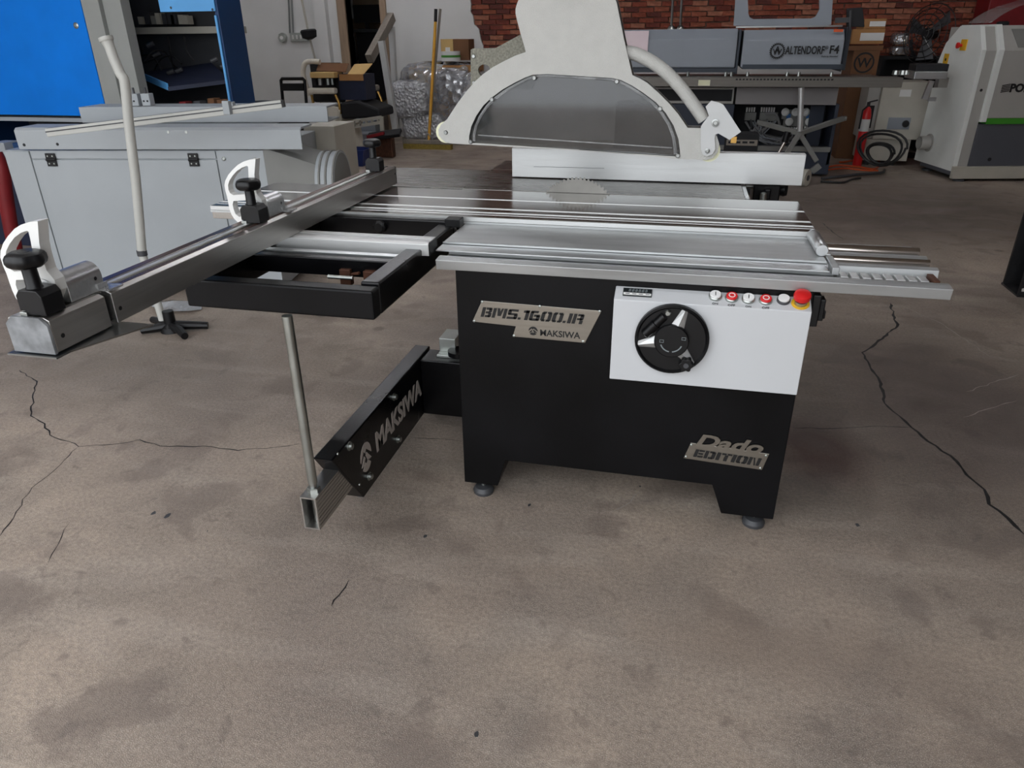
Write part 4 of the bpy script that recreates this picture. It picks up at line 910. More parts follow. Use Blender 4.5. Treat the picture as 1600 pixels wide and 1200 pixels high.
# door casing and office
dz = 2.75
struct(MB().box(doorL-.14, doorL, WB-.04, WB+.2, 0, dz).box(doorR, doorR+.1, WB-.04, WB+.2, 0, dz).box(doorL-.14, doorR+.1, WB-.04, WB+.2, dz, dz+.12).build('trim_1', 'door_wood', smooth=False))
struct(MB().box(doorL-.5, doorL-.3, WB-.12, WB, 0, H).build('trim_2', 'wall_white', smooth=False))
struct(MB().box(doorL-1.6, doorR+1.6, WB+2.4, WB+2.5, 0, 3).box(doorL-1.7, doorL-1.6, WB+.2, WB+2.5, 0, 3).box(doorR+1.6, doorR+1.7, WB+.2, WB+2.5, 0, 3).build('wall_office', 'office_wall', smooth=False))
struct(MB().box(doorL-1.7, doorR+1.7, WB+.2, WB+2.5, 3, 3.1).build('ceiling_office', 'ceiling_paint', smooth=False))
ofl = struct(MB().box(doorL, doorR, WB-.3, WB+2.4, 0, .45).build('floor_office', 'wood_grey', smooth=False))
YO = WB+1.5
dk = thing('office_desk', 'dark desk inside the office doorway below the monitor', 'desk', (PY(572, 60, YO).x, YO, .45))
q0, q1 = PY(548, 46, YO), PY(596, 46, YO)
MB().box(q0.x, q1.x+.3, YO, YO+.7, q0.z-.05, q0.z).build('desk_top', 'dark_grey', dk, smooth=False, bevel=.004)
MB().box(q0.x+.05, q1.x+.25, YO+.1, YO+.66, .45, q0.z-.05).build('desk_body', 'near_black', dk, smooth=False)
mo = thing('monitor', 'black computer monitor standing on the office desk', 'monitor', (PY(573, 40, YO+.2).x, YO+.25, q0.z))
MB().pbox(552, 7, 594, 36, YO+.25, .04).build('screen', 'near_black', mo, smooth=False, bevel=.004)
q = PY(573, 36, YO+.27); MB().box(q.x-.04, q.x+.04, YO+.27, YO+.3, q0.z, q.z+.05).box(q.x-.15, q.x+.15, YO+.2, YO+.4, q0.z, q0.z+.012).build('monitor_stand', 'near_black', mo, smooth=False)
tag(MB().pbox(524, -4, 550, 30, WB+2.385, .012).build('wall_calendar', 'paper_white', None, smooth=False), 'white wall calendar sheet inside the office', 'calendar')
oc = thing('office_chair', 'black high-back office chair seen through the doorway', 'chair', (PY(534, 60, WB+.9).x, WB+.9, .45))
qa, qb = PY(525, 95, WB+.8), PY(545, 21, WB+.8)
MB().prism([(qa.x, qa.z), (qa.x+.02, qb.z-.08), (qa.x+.08, qb.z), (qb.x-.06, qb.z), (qb.x, qb.z-.12), (qb.x+.06, qa.z)], WB+.8, WB+.92, 'xz').build('backrest', 'near_black', oc, smooth=False, bevel=.03)
MB().box(qa.x-.05, qa.x+.45, WB+.85, WB+1.3, .9, 1.0).build('seat', 'near_black', oc, smooth=False, bevel=.03)
MB().cyl((qa.x+.2, WB+1.08, .5), (qa.x+.2, WB+1.08, .9), .03, n=10).build('gas_column', 'dark_grey', oc)
MB().lathe([(.26, 0), (.25, .03), (.05, .06)], (qa.x+.2, WB+1.08, .45), n=10).build('chair_base', 'near_black', oc)
# steps and hand rail
stp = thing('door_steps', 'pale steps leading up to the office doorway', 'steps', ((doorL+doorR)/2, WB-.5, 0))
for k in range(2): MB().box(doorL+.02, doorR+.02, WB-.98+k*.34, WB-.64+k*.34, 0, .17*(k+1)-.02).build('step', 'alt_grey', stp, smooth=False, bevel=.008)
hr = thing('stair_handrail', 'white and grey timber handrail beside the office steps', 'handrail', (PY(612, 200, WB-.6).x, WB-.6, 0))
a, b = PY(612, 26, WB-.35), PY(577, 92, WB-1.2)
MB().bar(a, b, .1, .13).build('top_rail', 'wood_grey', hr, smooth=False, bevel=.006)
f0 = PZ(620, 218, 0)
MB().bar(PY(596, 64, WB-1.25), PY(620, 213, WB-1.25), .085, .085, (0, 1, 0)).build('front_post', 'white_powder', hr, smooth=False, bevel=.005)
MB().bar(PY(612, 42, WB-.3), PY(620, 206, WB-.45), .08, .08, (0, 1, 0)).build('rear_post', 'white_powder', hr, smooth=False, bevel=.005)
# barber chair with a box on it
YCH = 9.95
bch = thing('barber_chair', 'antique white enamel and black leather barber chair piled with things', 'barber chair', (PY(540, 235, YCH).x, YCH+.2, 0))
W = lambda u, v, dy=0: PY(u, v, YCH+dy)
MB().tube(smoothpts([W(484, 150, .1), W(474, 118, .1), W(476, 100, .1), W(486, 96, .1), W(500, 97, .1)], 5), .035, 12).build('backrest_frame', 'porcelain', bch)
MB().pbox(486, 98, 530, 160, YCH+.25, .12).build('backrest', 'near_black', bch, smooth=False, bevel=.03)
for u0_, u1_, v_, dy in ((483, 526, 138, 0), (567, 592, 133, .5)):
    MB().bar(W(u0_, v_+4, dy), W(u1_, v_+4, dy), .1, .08).build('armrest', 'porcelain' if dy == 0 else 'wood_grey', bch, smooth=False, bevel=.025)
    MB().tube([W(u0_+4, v_+10, dy), W(u0_+8, v_+30, dy)], .02, 8).tube(smoothpts([W(u1_-2, v_+10, dy), W(u1_+4, v_+24, dy), W(u1_+6, v_+40, dy)], 4), .02, 8).build('arm_support', 'brass', bch)
MB().prism([(W(533, 160).x, W(533, 160).z), (W(560, 157).x, W(560, 157).z), (W(594, 166).x, W(594, 170).z), (W(596, 183).x, W(596, 183).z), (W(536, 186).x, W(536, 186).z)], YCH-.05, YCH+.5, 'xz').build('seat', 'near_black', bch, smooth=False, bevel=.03)
MB().prism([(W(492, 192).x, W(492, 192).z), (W(512, 165).x, W(512, 165).z), (W(534, 168).x, W(534, 168).z), (W(533, 198).x, W(533, 198).z)], YCH, YCH+.5, 'xz').build('seat_base', 'porcelain', bch, smooth=False, bevel=.02)
lat = MB()
for s in (((537, 190), (549, 232)), ((596, 182), (598, 215))): lat.bar(W(*s[0], -.1), W(*s[1], -.1), .05, .04, (0, 1, 0))
for s in (((537, 192), (596, 183)), ((540, 200), (597, 191)),): lat.bar(W(*s[0], -.1), W(*s[1], -.1), .03, .04)
for k in range(6): lat.bar(W(545+k*9, 190.5-k*1.4, -.1), W(546+k*9, 199-k*1.4, -.1), .025, .03, (0, 1, 0))
for k in range(3): lat.bar(W(541+k*2, 203+k*8, -.1), W(548+k*2, 202+k*8, -.1), .02, .03)
lat.build('footrest_lattice', 'mach_beige', bch, smooth=False)
MB().tube(smoothpts([W(530, 172, -.1), W(527, 185, -.1), W(518, 194, -.1), W(502, 202, -.1)], 5), .022, 8).build('recline_lever', 'porcelain', bch)
q = W(548, 226); cxx = W(540, 210).x
MB().lathe([(.3, 0), (.28, .03), (.12, .08), (.1, .35), (.16, .42)], (cxx, YCH+.3, 0), n=24).build('pedestal', 'porcelain', bch)
MB().bar(W(575, 214, -.35), W(626, 207, -.35), .14, .05, (0, -.5, 1)).build('footplate', 'near_black', bch, smooth=False, bevel=.01)
MB().pbox(575, 215, 612, 246, YCH-.3, .12).build('footplate_bracket', 'rust', bch, smooth=False, bevel=.02)
MB().bar(W(574, 214, -.4), W(600, 208, -.4), .05, .04).build('foot_roller', 'red_dark', bch)
bx1 = thing('open_carton', 'open brown cardboard box with raised flaps on the barber chair', 'box', (W(545, 160).x, YCH+.1, W(545, 160).z))
MB().pbox(530, 116, 569, 156, YCH+.05, .35).build('carton_body', 'navy', bx1, smooth=False)
MB().pbox(530, 116, 567, 126, YCH+.04, .01).build('carton_front', 'cardboard', bx1, smooth=False)
for pl_, m_ in ((((498, 98), (494, 110), (540, 112), (545, 99)), 'cardboard_dark'), (((554, 100), (543, 116), (567, 117), (582, 99)), 'cardboard_pale')):
    vs = [W(u, v, .05+(.0 if i in (1, 2) else .13)) for i, (u, v) in enumerate(pl_)]
    MB().add(vs+[v-ZA*.008 for v in vs], [(0, 1, 2, 3), (7, 6, 5, 4), (0, 4, 5, 1), (1, 5, 6, 2), (2, 6, 7, 3), (3, 7, 4, 0)]).build('carton_flap', m_, bx1, smooth=False)
pb_ = thing('parts_tray', 'cardboard tray of small metal parts on the chair arm', 'tray', (W(500, 138).x, YCH-.05, W(500, 138).z))
MB().pbox(484, 113, 522, 122, YCH-.06, .25).build('tray_lip', 'cardboard_pale', pb_, smooth=False, bevel=.01)
for k in range(7):
    q = W(488+k*4.6, 133, .0); MB().lathe([(.03, 0), (.03, .08), (.015, .1)], (q.x, YCH+random.uniform(-.02, .15), q.z), n=8).build('metal_part', random.choice(('steel', 'near_black', 'red_dark', 'zinc')), pb_)
# lever rod with cup
lv = thing('lever_pole', 'thin steel pole with a black cup handle leaning behind the barber chair', 'pole', (W(492, 96, .4).x, YCH+.5, 0))
q0, q1, q2 = PY(493, 95, YCH+.45), PY(483, 56, YCH+.45), PY(470, -8, YCH+.45)
MB().tube([Vector((q0.x+.02, YCH+.45, 0)), q0, q1, q2], .016, 8).build('pole_rod', 'mach_beige', lv)
MB().lathe([(.03, -.07), (.1, -.04), (.115, .04), (.1, .06)], q1+ZA*.02, (q2-q1), n=16).build('cup_handle', 'near_black', lv)
hk = thing('hand_truck', 'black folding hand truck with a square handle behind the grey beams', 'hand truck', (W(455, 150, -.6).x, YCH-.5, 0))
mb = MB(); K = lambda u, v: PY(u, v, YCH-.5)
mb.tube([Vector((K(440, 170).x, YCH-.5, .05)), K(439, 126), K(441, 123), K(473, 123), K(476, 126), Vector((K(476, 170).x, YCH-.5, .05))], .022, 8)
mb.bar(K(440, 136), K(475, 136), .05, .09).build('handle_frame', 'black_plastic', hk)
for sx in (K(440, 170).x, K(476, 170).x): MB().lathe([(.09, -.02), (.1, -.01), (.1, .02), (.09, .03)], (sx, YCH-.46, .1), (1, 0, 0), n=18).build('wheel', 'rubber', hk)
MB().box(K(440, 170).x-.02, K(476, 170).x+.02, YCH-.75, YCH-.5, .015, .03).build('toe_plate', 'dark_grey', hk, smooth=False)
q = PZ(533, 247, 0)
bt = MB(); n = 4
bt.box(-.21, .21, -.15, .15, 0, .012)
bt.add([(-.21, -.15, 0), (.21, -.15, 0), (.21, .15, 0), (-.21, .15, 0), (-.25, -.18, .2), (.25, -.18, .2), (.25, .18, .2), (-.25, .18, .2), (-.235, -.165, .2), (.235, -.165, .2), (.235, .165, .2), (-.235, .165, .2), (-.2, -.14, .013), (.2, -.14, .013), (.2, .14, .013), (-.2, .14, .013)],
       [(0, 1, 5, 4), (1, 2, 6, 5), (2, 3, 7, 6), (3, 0, 4, 7), (4, 5, 9, 8), (5, 6, 10, 9), (6, 7, 11, 10), (7, 4, 8, 11), (8, 9, 13, 12), (9, 10, 14, 13), (10, 11, 15, 14), (11, 8, 12, 15)])
bo = bt.build('blue_tub', 'bin_blue', None, smooth=False); bo.location = (W(533, 240, -1.2).x, YCH-.9, 0); tag(bo, 'dark blue plastic tub on the floor behind the duct outlet', 'tub')
bag = MB().lathe([(.1, 0), (.16, .1), (.17, .35), (.12, .5), (.09, .55)], (0, 0, 0), n=14).build('tool_bag', 'navy', None)
bag.location = (PY(408, 140, 8.0).x, 8.0, 0); bag.scale = (1.2, .9, 1.55); tag(bag, 'dark navy tool bag standing by the white wall next to the blue machine', 'bag')

# ------------------------------------------------------------------ wrapped pallet and broom
YP = 11.05
wp = thing('wrapped_pallet', 'bubble-wrapped stack of cardboard goods against the white wall', 'pallet', (PY(680, 212, YP).x, YP+.3, 0))
x0, x1 = PY(622, 190, YP).x, PY(735, 190, YP).x
MB().box(x0+.05, x1-.05, YP, YP+.75, 0, .1).build('pallet_base', 'wood_grey', wp, smooth=False)
for (u0_, v0_, u1_, v1_, m_) in ((630, 160, 680, 204, 'cardboard_dark'), (682, 150, 740, 204, 'cardboard'), (640, 105, 690, 158, 'cardboard_pale'), (692, 102, 742, 148, 'cardboard')):
    MB().pbox(u0_, v0_, u1_, v1_, YP+.08, .5).build('wrapped_carton', m_, wp, smooth=False, bevel=.006)
def lump(name, u0_, v0_, u1_, v1_, Y, depth, m_, parent, amp=.05, seed=0):
    rnd = random.Random(seed); a = PY(u0_, v1_, Y); b = PY(u1_, v0_, Y); mb = MB(); nu, nv = 22, 12
    cx_, cz_ = (a.x+b.x)/2, (a.z+b.z)/2; rx_, rz_ = (b.x-a.x)/2, (b.z-a.z)/2
    for j in range(nv+1):
        ph = -math.pi/2+math.pi*j/nv
        for i in range(nu):
            th = 2*math.pi*i/nu; f = lambda t: math.copysign(abs(t)**.45, t)
            rr = 1+rnd.uniform(-amp, amp)
            mb.v.append(Vector((cx_+rx_*f(math.cos(ph))*f(math.cos(th))*rr, Y+depth/2+depth/2*f(math.cos(ph))*f(math.sin(th))*rr, max(.006, cz_+rz_*f(math.sin(ph))*rr))))
    for j in range(nv):
        for i in range(nu): mb.f.append((j*nu+i, j*nu+(i+1) % nu, (j+1)*nu+(i+1) % nu, (j+1)*nu+i))
    return mb.build(name, m_, parent)
lump('bubble_wrap', 622, 99, 745, 212, YP-.03, .8, 'film', wp, .05, 1)
lump('bubble_wrap', 606, 128, 664, 184, YP-.16, .4, 'bubble_wrap', wp, .09, 2)
lump('bubble_wrap', 626, 178, 690, 219, YP-.1, .4, 'bubble_wrap', wp, .07, 3)
lump('bubble_wrap', 680, 110, 742, 166, YP-.08, .3, 'film', wp, .06, 4)
zt = PY(700, 98, YP+.3).z
tb1 = thing('cardboard_box', 'small brown cardboard box with white label on top of the wrapped goods', 'box', (PY(710, 90, YP+.3).x, YP+.3, zt))
MB().pbox(689, 61, 708, 92, YP+.3, .3).build('box_side', 'cardboard_pale', tb1, smooth=False)
MB().pbox(708, 61, 732, 94, YP+.3, .3).build('box_front', 'cardboard_dark', tb1, smooth=False)
MB().pbox(696, 74, 703, 84, YP+.297, .003).build('box_label', 'paper_white', tb1, smooth=False)
rl = thing('tape_roll', 'roll of clear packing tape with green print in front of the small box', 'tape', (PY(703, 92, YP+.15).x, YP+.18, zt))
qa, qb = PY(689, 95.5, YP+.1), PY(717, 84, YP+.1)
MB().lathe([((qb.x-qa.x)/2, 0), ((qb.x-qa.x)/2, .13), (.07, .13), (.07, .0)], ((qa.x+qb.x)/2, YP+.15, qa.z), n=24).build('tape_body', 'paper_white', rl)
MB().lathe([((qb.x-qa.x)/2+.001, .05), ((qb.x-qa.x)/2+.001, .08)], ((qa.x+qb.x)/2, YP+.15, qa.z), n=24).build('tape_print', 'green', rl)
brm = thing('push_broom', 'push broom with yellow handle leaning on the wrapped pallet', 'broom', (PZ(672, 232, 0).x, 10.75, 0))
qb = PZ(672, 229, 0); YBm = 10.58
b0_ = PY(670, 222, YBm); t0 = PY(681, 14, YBm+.32); t1 = PY(680.5, 34, YBm+.31)
MB().tube([b0_, t1], .021, 10).build('broom_handle', 'handle_yellow', brm)
MB().tube([t1, t0], .023, 10).build('handle_grip', 'near_black', brm)
xa_, xb_ = PY(632, 228, YBm).x, PY(706, 228, YBm).x
MB().box(xa_, xb_, YBm-.04, YBm+.04, .07, .13).build('broom_block', 'wood_grey', brm, smooth=False, bevel=.01)
MB().box(xa_, xb_, YBm-.05, YBm+.05, 0, .07).build('bristles', 'bristle', brm, smooth=False)
for s_ in (-.03, .03): MB().tube([b0_+ZA*.12+Vector((.0, 0, 0)), Vector((b0_.x+s_*2, YBm, .13))], .007, 6).build('brace', 'steel', brm)
st = thing('wooden_stick', 'bare wooden pole leaning just behind the yellow broom handle', 'stick', (PY(668, 215, 10.7).x, 10.7, 0))
q = PY(668, 215, 10.7); MB().tube([Vector((q.x, 10.7, 0)), PY(688, 14, 10.95)], .018, 10).build('stick_shaft', 'wood_grey', st)

# ------------------------------------------------------------------ large grey panel saw behind
YA0 = 8.8
alt = thing('panel_saw', 'large dark grey panel saw with black lettering and long silver beam, by the brick wall', 'panel saw', (PY(1150, 250, 9.4).x, 9.5, 0))
YH = 9.15
A = lambda u, v, Y=YH: PY(u, v, Y)
def abox(name, u0_, v0_, u1_, v1_, Y, d, m_, bev=.004, parent=None):
    return MB().pbox(u0_, v0_, u1_, v1_, Y, d).build(name, m_, parent or alt, smooth=False, bevel=bev)
def hood(u0_, u1_, nm):
    a, b, c, d = A(u0_, 106), A(u1_, 107), A(u1_, 47), A(u0_, 47)
    prof = [(YH, a.z), (YH+.015, d.z-.1), (YH+.14, d.z), (YH+.8, d.z), (YH+.8, a.z)]
    return MB().prism(prof, (a.x+d.x)/2, (b.x+c.x)/2, 'yz').build(nm, 'alt_grey', alt, smooth=False, bevel=.012)
h1 = hood(920, 1151, 'hood_panel'); h2 = hood(1160, 1318, 'hood_panel')
abox('hood_divider', 1151.5, 46, 1159.5, 116, YH+.02, .7, 'alt_dark')
abox('hood_skirt', 985, 106.5, 1151, 113, YH-.004, .5, 'alt_dark', 0); abox('hood_skirt', 1160, 100.5, 1317, 108, YH-.004, .5, 'alt_dark', 0)
abox('hood_end', 1318.5, 42, 1326, 112, YH+.05, .6, 'alt_dark')
lt = MB().text('ALTENDORF', A(1226, 85, YH-.002), XA, ZA, width=A(1287, 85).x-A(1226, 85).x, height=A(1226, 72).z-A(1226, 85).z, bold=.022, ext=.006)
lt.text('F4', A(1295.5, 84, YH-.002), XA, ZA, width=A(1310, 84).x-A(1295.5, 84).x, height=A(1226, 72).z-A(1226, 85).z, bold=.022, ext=.006)
lt.text('\u00ae', A(1288.5, 77, YH-.002), XA, ZA, height=.035, ext=.006).text('Made by Altendorf', A(1283, 90, YH-.002), XA, ZA, width=A(1309, 84).x-A(1283, 84).x, ext=.006)
lt.build('hood_lettering', 'ink', h2, smooth=False)
q = A(1214.5, 79.5, YH-.002); rr = .073
outer_g = []
for k in range(24):
    t0_ = 2*math.pi*k/24
    for dt, ra_ in ((0, 1), (.5, 1), (.5, 1.13), (1, 1.13)): outer_g.append((rr*ra_*math.cos(t0_+dt*2*math.pi/24), rr*ra_*math.sin(t0_+dt*2*math.pi/24)))
mb = MB().plate([outer_g, arc(0, 0, rr*.84, 0, 360, 28)[:-1]], .006, lambda a, b, k: q+Vector((a, -k, b)))
mb.text('A', q+Vector((0, 0, .012)), XA, ZA, height=.068, bold=.01, ext=.006, center=True).text('W', q+Vector((0, 0, -.012)), XA, ZA, height=.062, bold=.01, ext=.006, center=True)
mb.build('hood_emblem', 'ink', h2, smooth=False)
abox('warning_sticker', 1303, 45.5, 1318, 50, YH+.05, .012, 'orange', 0, h2)
abox('paper_sheet', 975, 48, 1014, 82, YH-.01, .006, 'paper', 0, h1)
# window frame above the hood
fo = [A(1148, 40), A(1152, -14), A(1156, -24), A(1310, -24), A(1306, 38), A(1290, 41)]
fi = [A(1174, 26), A(1172, 20), A(1171, -6), A(1176, -12), A(1284, -12), A(1287, -6), A(1287, 14), A(1281, 25), A(1274, 28), A(1180, 29)]
MB().plate([[(p.x, p.z) for p in fo], [(p.x, p.z) for p in fi]], .04, lambda a, b, k: Vector((a, YH+.3+k, b))).build('upper_frame', 'alt_grey', alt, smooth=False, bevel=.008)
MB().bar(A(1150, 42.5, YH+.25), A(1316, 40.5, YH+.25), .05, .015).build('frame_rail', 'steel', alt, smooth=False)
for u in (1049, 1063):
    p = A(u, 44, YH+.4); MB().tube([p, A(u+3, -12, YH+.4), A(u+3, -12, YH+.4)+ZA*.6], .015, 8).lathe([(.05, 0), (.04, .03), (.02, .05)], p-ZA*.02, n=10).build('vertical_rod', 'steel', alt)
# table, beam
bmx0, bmx1 = PY(965, 130, YA0).x, PY(1411, 126, YA0).x
zt0, zt1 = PY(1200, 136, YA0).z, PY(1200, 121, YA0).z
bmo = MB().box(bmx0, bmx1, YA0, YA0+.3, zt0, zt1).build('long_beam', 'beam_grey', alt, smooth=False, bevel=.003)
hl = MB(); k = 0
x = PY(1150, 120, YA0).x
while x < PY(1300, 120, YA0).x:
    hl.box(x, x+.022, YA0-.002, YA0, zt1-.028, zt1-.012); x += .036
hl.build('beam_perforation', 'ink', bmo, smooth=False)
MB().pbox(1091, 125, 1110, 134, YA0-.002, .002).build('beam_sticker', 'cream_edge', bmo, smooth=False)
MB().box(bmx0, PY(1390, 126, YA0).x, YA0+.32, YA0+.95, zt1-.06, zt1-.01).build('saw_table', 'steel_table', alt, smooth=False)
for u in (1075, 1134, 1143, 1168, 1230, 1248, 1299):
    p = PY(u, 116, YH-.1); MB().lathe([(.018, 0), (.018, .05), (.01, .055)], (p.x, YH-.1, zt1-.01), n=10).build('clamp_stud', 'zinc', alt)
# body under the table
abox('slot_panel', 1000, 137, 1148, 161, YH-.03, .5, 'pol_grey'); abox('slot_opening', 1003, 140, 1145, 157, YH-.036, .006, 'near_black', 0)
abox('front_panel', 1150, 137, 1311, 163, YH-.04, .5, 'alt_warm', .006)
XB0, XB1 = PY(1130, 200, YH).x, PY(1306, 200, YH).x
MB().box(XB0, XB1, YH+.55, YH+.6, .05, PY(1200, 163, YH).z).build('bay_back', 'near_black', alt, smooth=False)
abox('bay_side', 1298, 163, 1312, 258, YH-.02, .6, 'alt_navy'); abox('bay_side', 1262, 165, 1290, 232, YH+.3, .02, 'alt_navy')
abox('base_panel', 1120, 234, 1300, 268, YH-.02, .6, 'alt_navy'); abox('base_sill', 1120, 230.5, 1298, 234, YH-.04, .08, 'mach_grey_dark', 0)
abox('lower_left_panel', 960, 163, 1148, 262, YH+.0, .5, 'alt_navy')
YE = YH+.42
for g, (u0_, nb, v0_) in enumerate(((1166, 4, 168), (1189, 6, 168), (1232, 4, 199), (1257, 4, 198))):
    for k in range(nb): MB().pbox(u0_+k*3.9, v0_, u0_+k*3.9+2.7, v0_+7, YE, .06).build('circuit_breaker', 'paper_white', alt, smooth=False)
for (u0_, v0_, u1_, v1_) in ((1164, 176, 1182, 188), (1187, 176, 1216, 189), (1222, 172, 1272, 186), (1224, 186, 1272, 197)):
    MB().pbox(u0_, v0_, u1_, v1_, YE+.02, .05).build('terminal_rail', 'mach_grey_dark', alt, smooth=False)
for u, v in ((1227, 175), (1243, 175), (1259, 175), (1233, 190), (1264, 190)):
    p = PY(u, v, YE); MB().lathe([(.045, 0), (.045, .02), (.025, .03), (.025, .05)], (p.x, YE, p.z), (0, -1, 0), n=14).build('contactor', 'paper_white', alt)
for u, v in ((1232, 181), (1263, 181)): MB().pbox(u-3, v-3, u+4, v+4, YE-.02, .03).build('contactor_block', 'cable_blue', alt, smooth=False)
for k in range(26):
    u = 1164+random.uniform(0, 50); v = 186+random.uniform(0, 6); u2 = 1182+random.uniform(-8, 12); v2 = 212+random.uniform(-4, 6); u3 = 1190+random.uniform(0, 66); v3 = 227+random.uniform(-10, 2)
    MB().tube(smoothpts([PY(u, v, YE-.03), PY((u+u2)/2+random.uniform(-4, 4), (v+v2)/2, YE-.08), PY(u2, v2, YE-.1), PY(u3, v3, YE-.08)], 4), .009, 5).build('cable', random.choice(('cable_grey', 'cable_grey', 'dark_grey', 'alt_grey')), alt)
for k in range(8):
    u = 1215+random.uniform(0, 55); MB().tube(smoothpts([PY(u, 202, YE-.02), PY(u+random.uniform(-12, 8), 215, YE-.1), PY(u-20+random.uniform(-15, 15), 226, YE-.08)], 4), .01, 5).build('cable', 'cable_grey', alt)
MB().tube(smoothpts([PY(1270, 186, YE), PY(1277, 195, YE-.05), PY(1272, 205, YE-.05)], 5), .012, 6).tube(smoothpts([PY(1196, 178, YE-.06), PY(1212, 178, YE-.1), PY(1218, 195, YE-.1)], 5), .014, 6).build('cable_loop', 'cable_grey', alt)
# button box in front
bxb = thing('button_box', 'black box with a row of buttons in front of the open wiring bay', 'control box', (PY(1158, 240, 7.9).x, 7.95, 0))
MB().pbox(1130, 210, 1187, 300, 7.9, .25).build('box_body', 'near_black', bxb, smooth=False, bevel=.005)
MB().pbox(1135, 219, 1184, 227, 7.89, .01).build('button_strip', 'wood_grey', bxb, smooth=False)
for k in range(4): MB().pbox(1138+k*11, 221, 1146+k*11, 224, 7.885, .006).build('button', 'near_black', bxb, smooth=False)
# stand: chrome post on a spider base with caster
T = lambda u, v, Y=8.65: PY(u, v, Y)
ts = thing('roller_stand', 'chrome post stand on spread grey legs with a caster wheel', 'stand', (T(1250, 260).x, 8.65, 0))
MB().cyl(T(1250, 205), T(1252, 137), .03, n=16).build('chrome_post', 'alu_white', ts)
for (u, v, Y) in ((1318, 185, 9.0), (1186, 191, 9.0)):
    q = T(u, v, Y); MB().bar(T(1249, 208), q, .05, .05).build('spider_arm', 'mach_grey_dark', ts, smooth=False, bevel=.006); MB().lathe([(.025, 0), (.025, .05)], q-Vector((.02, 0, 0)), (1, 0, 0), n=10).build('arm_end', 'zinc', ts)
for (u, v, Y) in ((1276, 252, 8.65), (1222, 252, 8.3)):
    MB().bar(T(1249, 208), T(u, v, Y), .05, .045, (0, 1, 0)).build('spider_leg', 'mach_grey_dark', ts, smooth=False, bevel=.006)
MB().bar(T(1281, 258), T(1268, 268), .06, .06, (0, 1, 0)).bar(T(1268, 268), T(1250, 268), .05, .05, (0, 1, 0)).build('caster_fork', 'mach_grey_dark', ts, smooth=False)
cw = PZ(1256, 291, 0); MB().lathe([(.05, -.03), (.085, -.03), (.09, -.02), (.09, .02), (.085, .03), (.05, .03)], (cw.x, cw.y, .0905), (1, -.6, 0), n=22).build('caster_wheel', 'mach_beige', ts)
MB().lathe([(.03, -.035), (.03, .035)], (cw.x, cw.y, .0905), (1, -.6, 0), n=14).build('wheel_hub', 'dark_grey', ts)
MB().cyl(T(1216, 240, 8.2), T(1226, 222, 8.2), .016, n=12).cyl(T(1210, 252, 8.2), T(1216, 240, 8.2), .016, n=12).build('lock_lever', 'copper_rod', ts)
MB().cyl(T(1226, 222, 8.2), T(1231, 206, 8.2), .034, n=12).build('lever_grip', 'black_plastic', ts)
# screen bracket
sb = thing('control_screen', 'small black swivel screen on a bracket at the end of the grey hood', 'screen', (PY(1335, 42, 9.3).x, 9.35, PY(1335, 42, 9.3).z))
qv = [PY(u, v, 9.3) for u, v in ((1323, 13), (1348, 11.5), (1351, 42), (1323, 42))]
MB().prism([(p.x, p.z) for p in qv], 9.3, 9.33, 'xz').build('screen_back', 'near_black', sb, smooth=False, bevel=.004)
MB().bar(PY(1305, 32, 9.28), PY(1330, 31, 9.28), .04, .05).tube([PY(1329, 16, 9.27), PY(1328, 48, 9.27)], .014, 8).build('screen_bracket', 'dark_grey', sb)
MB().box(PY(1327.5, 40, 9.3).x, PY(1333, 40, 9.3).x, 9.331, 9.4, PY(1320, 110, 9.3).z, PY(1320, 46, 9.3).z).build('bracket_post', 'alt_dark', sb, smooth=False)

# ------------------------------------------------------------------ boxes, fan and clutter right of it
def carton(label, u0_, v0_, u1_, v1_, Y, d, m_, lab=True, zbase=None):
    a = PY(u0_, v1_, Y); t_ = thing('cardboard_box', label, 'box', ((a.x+PY(u1_, v1_, Y).x)/2, Y, a.z if zbase is None else zbase), 0, 'cartons by the brick wall')
    mb = MB().pbox(u0_, v0_, u1_, v1_, Y, d)
    if zbase is not None:
        for v in mb.v: v.z = max(v.z, zbase) if v.z > a.z+.01 else zbase
    mb.build('box_body', m_, t_, smooth=False, bevel=.004)
    if lab: MB().pbox(u0_+(u1_-u0_)*.25, v0_+(v1_-v0_)*.25, u1_-1.5, v1_-(v1_-v0_)*.22, Y-.004, .004).build('box_label', 'paper_white', t_, smooth=False)
    return t_
carton('big brown carton with black round print standing on the floor behind the beam', 1323, 79, 1376, 205, 10.6, .6, 'cardboard_dark', False, 0)
carton('dark carton lying on top of the big printed carton', 1325, 71, 1381, 79, 10.6, .55, 'cardboard_dark', False)
carton('tan carton with wide white label, lower of the two labelled ones', 1331, 45, 1384, 69, 10.62, .5, 'cardboard')
carton('tan carton with white label on top of its stack by the brick wall', 1350, 29, 1386, 45, 10.65, .45, 'cardboard')
q = PY(1350, 98, 10.597); mb = MB().plate([arc(0, 0, .12, 0, 360, 24)[:-1], arc(0, 0, .1, 0, 360, 24)[:-1]], .003, lambda a, b, k: q+Vector((a, -k, b)))
mb.text('W', q, XA, ZA, height=.11, bold=.02, ext=.003, center=True)
tag(mb.build('printed_mark', 'ink', None, smooth=False), 'black printed ring emblem on the big brown carton', 'print')
pr_ = bpy.data.objects['printed_mark']
for k_ in ('label', 'category'): del pr_[k_]
pr_.parent = [o for o in bpy.data.objects if o.name.startswith('cardboard_box') and 'round print' in o.get('label', '')][0]; pr_.location = -Vector(pr_.parent.location)
fe = thing('fire_extinguisher', 'red fire extinguisher with white label beside the beige cabinet', 'fire extinguisher', (PY(1350, 200, 9.95).x, 9.95, 0))
fx = PY(1350, 200, 9.95).x
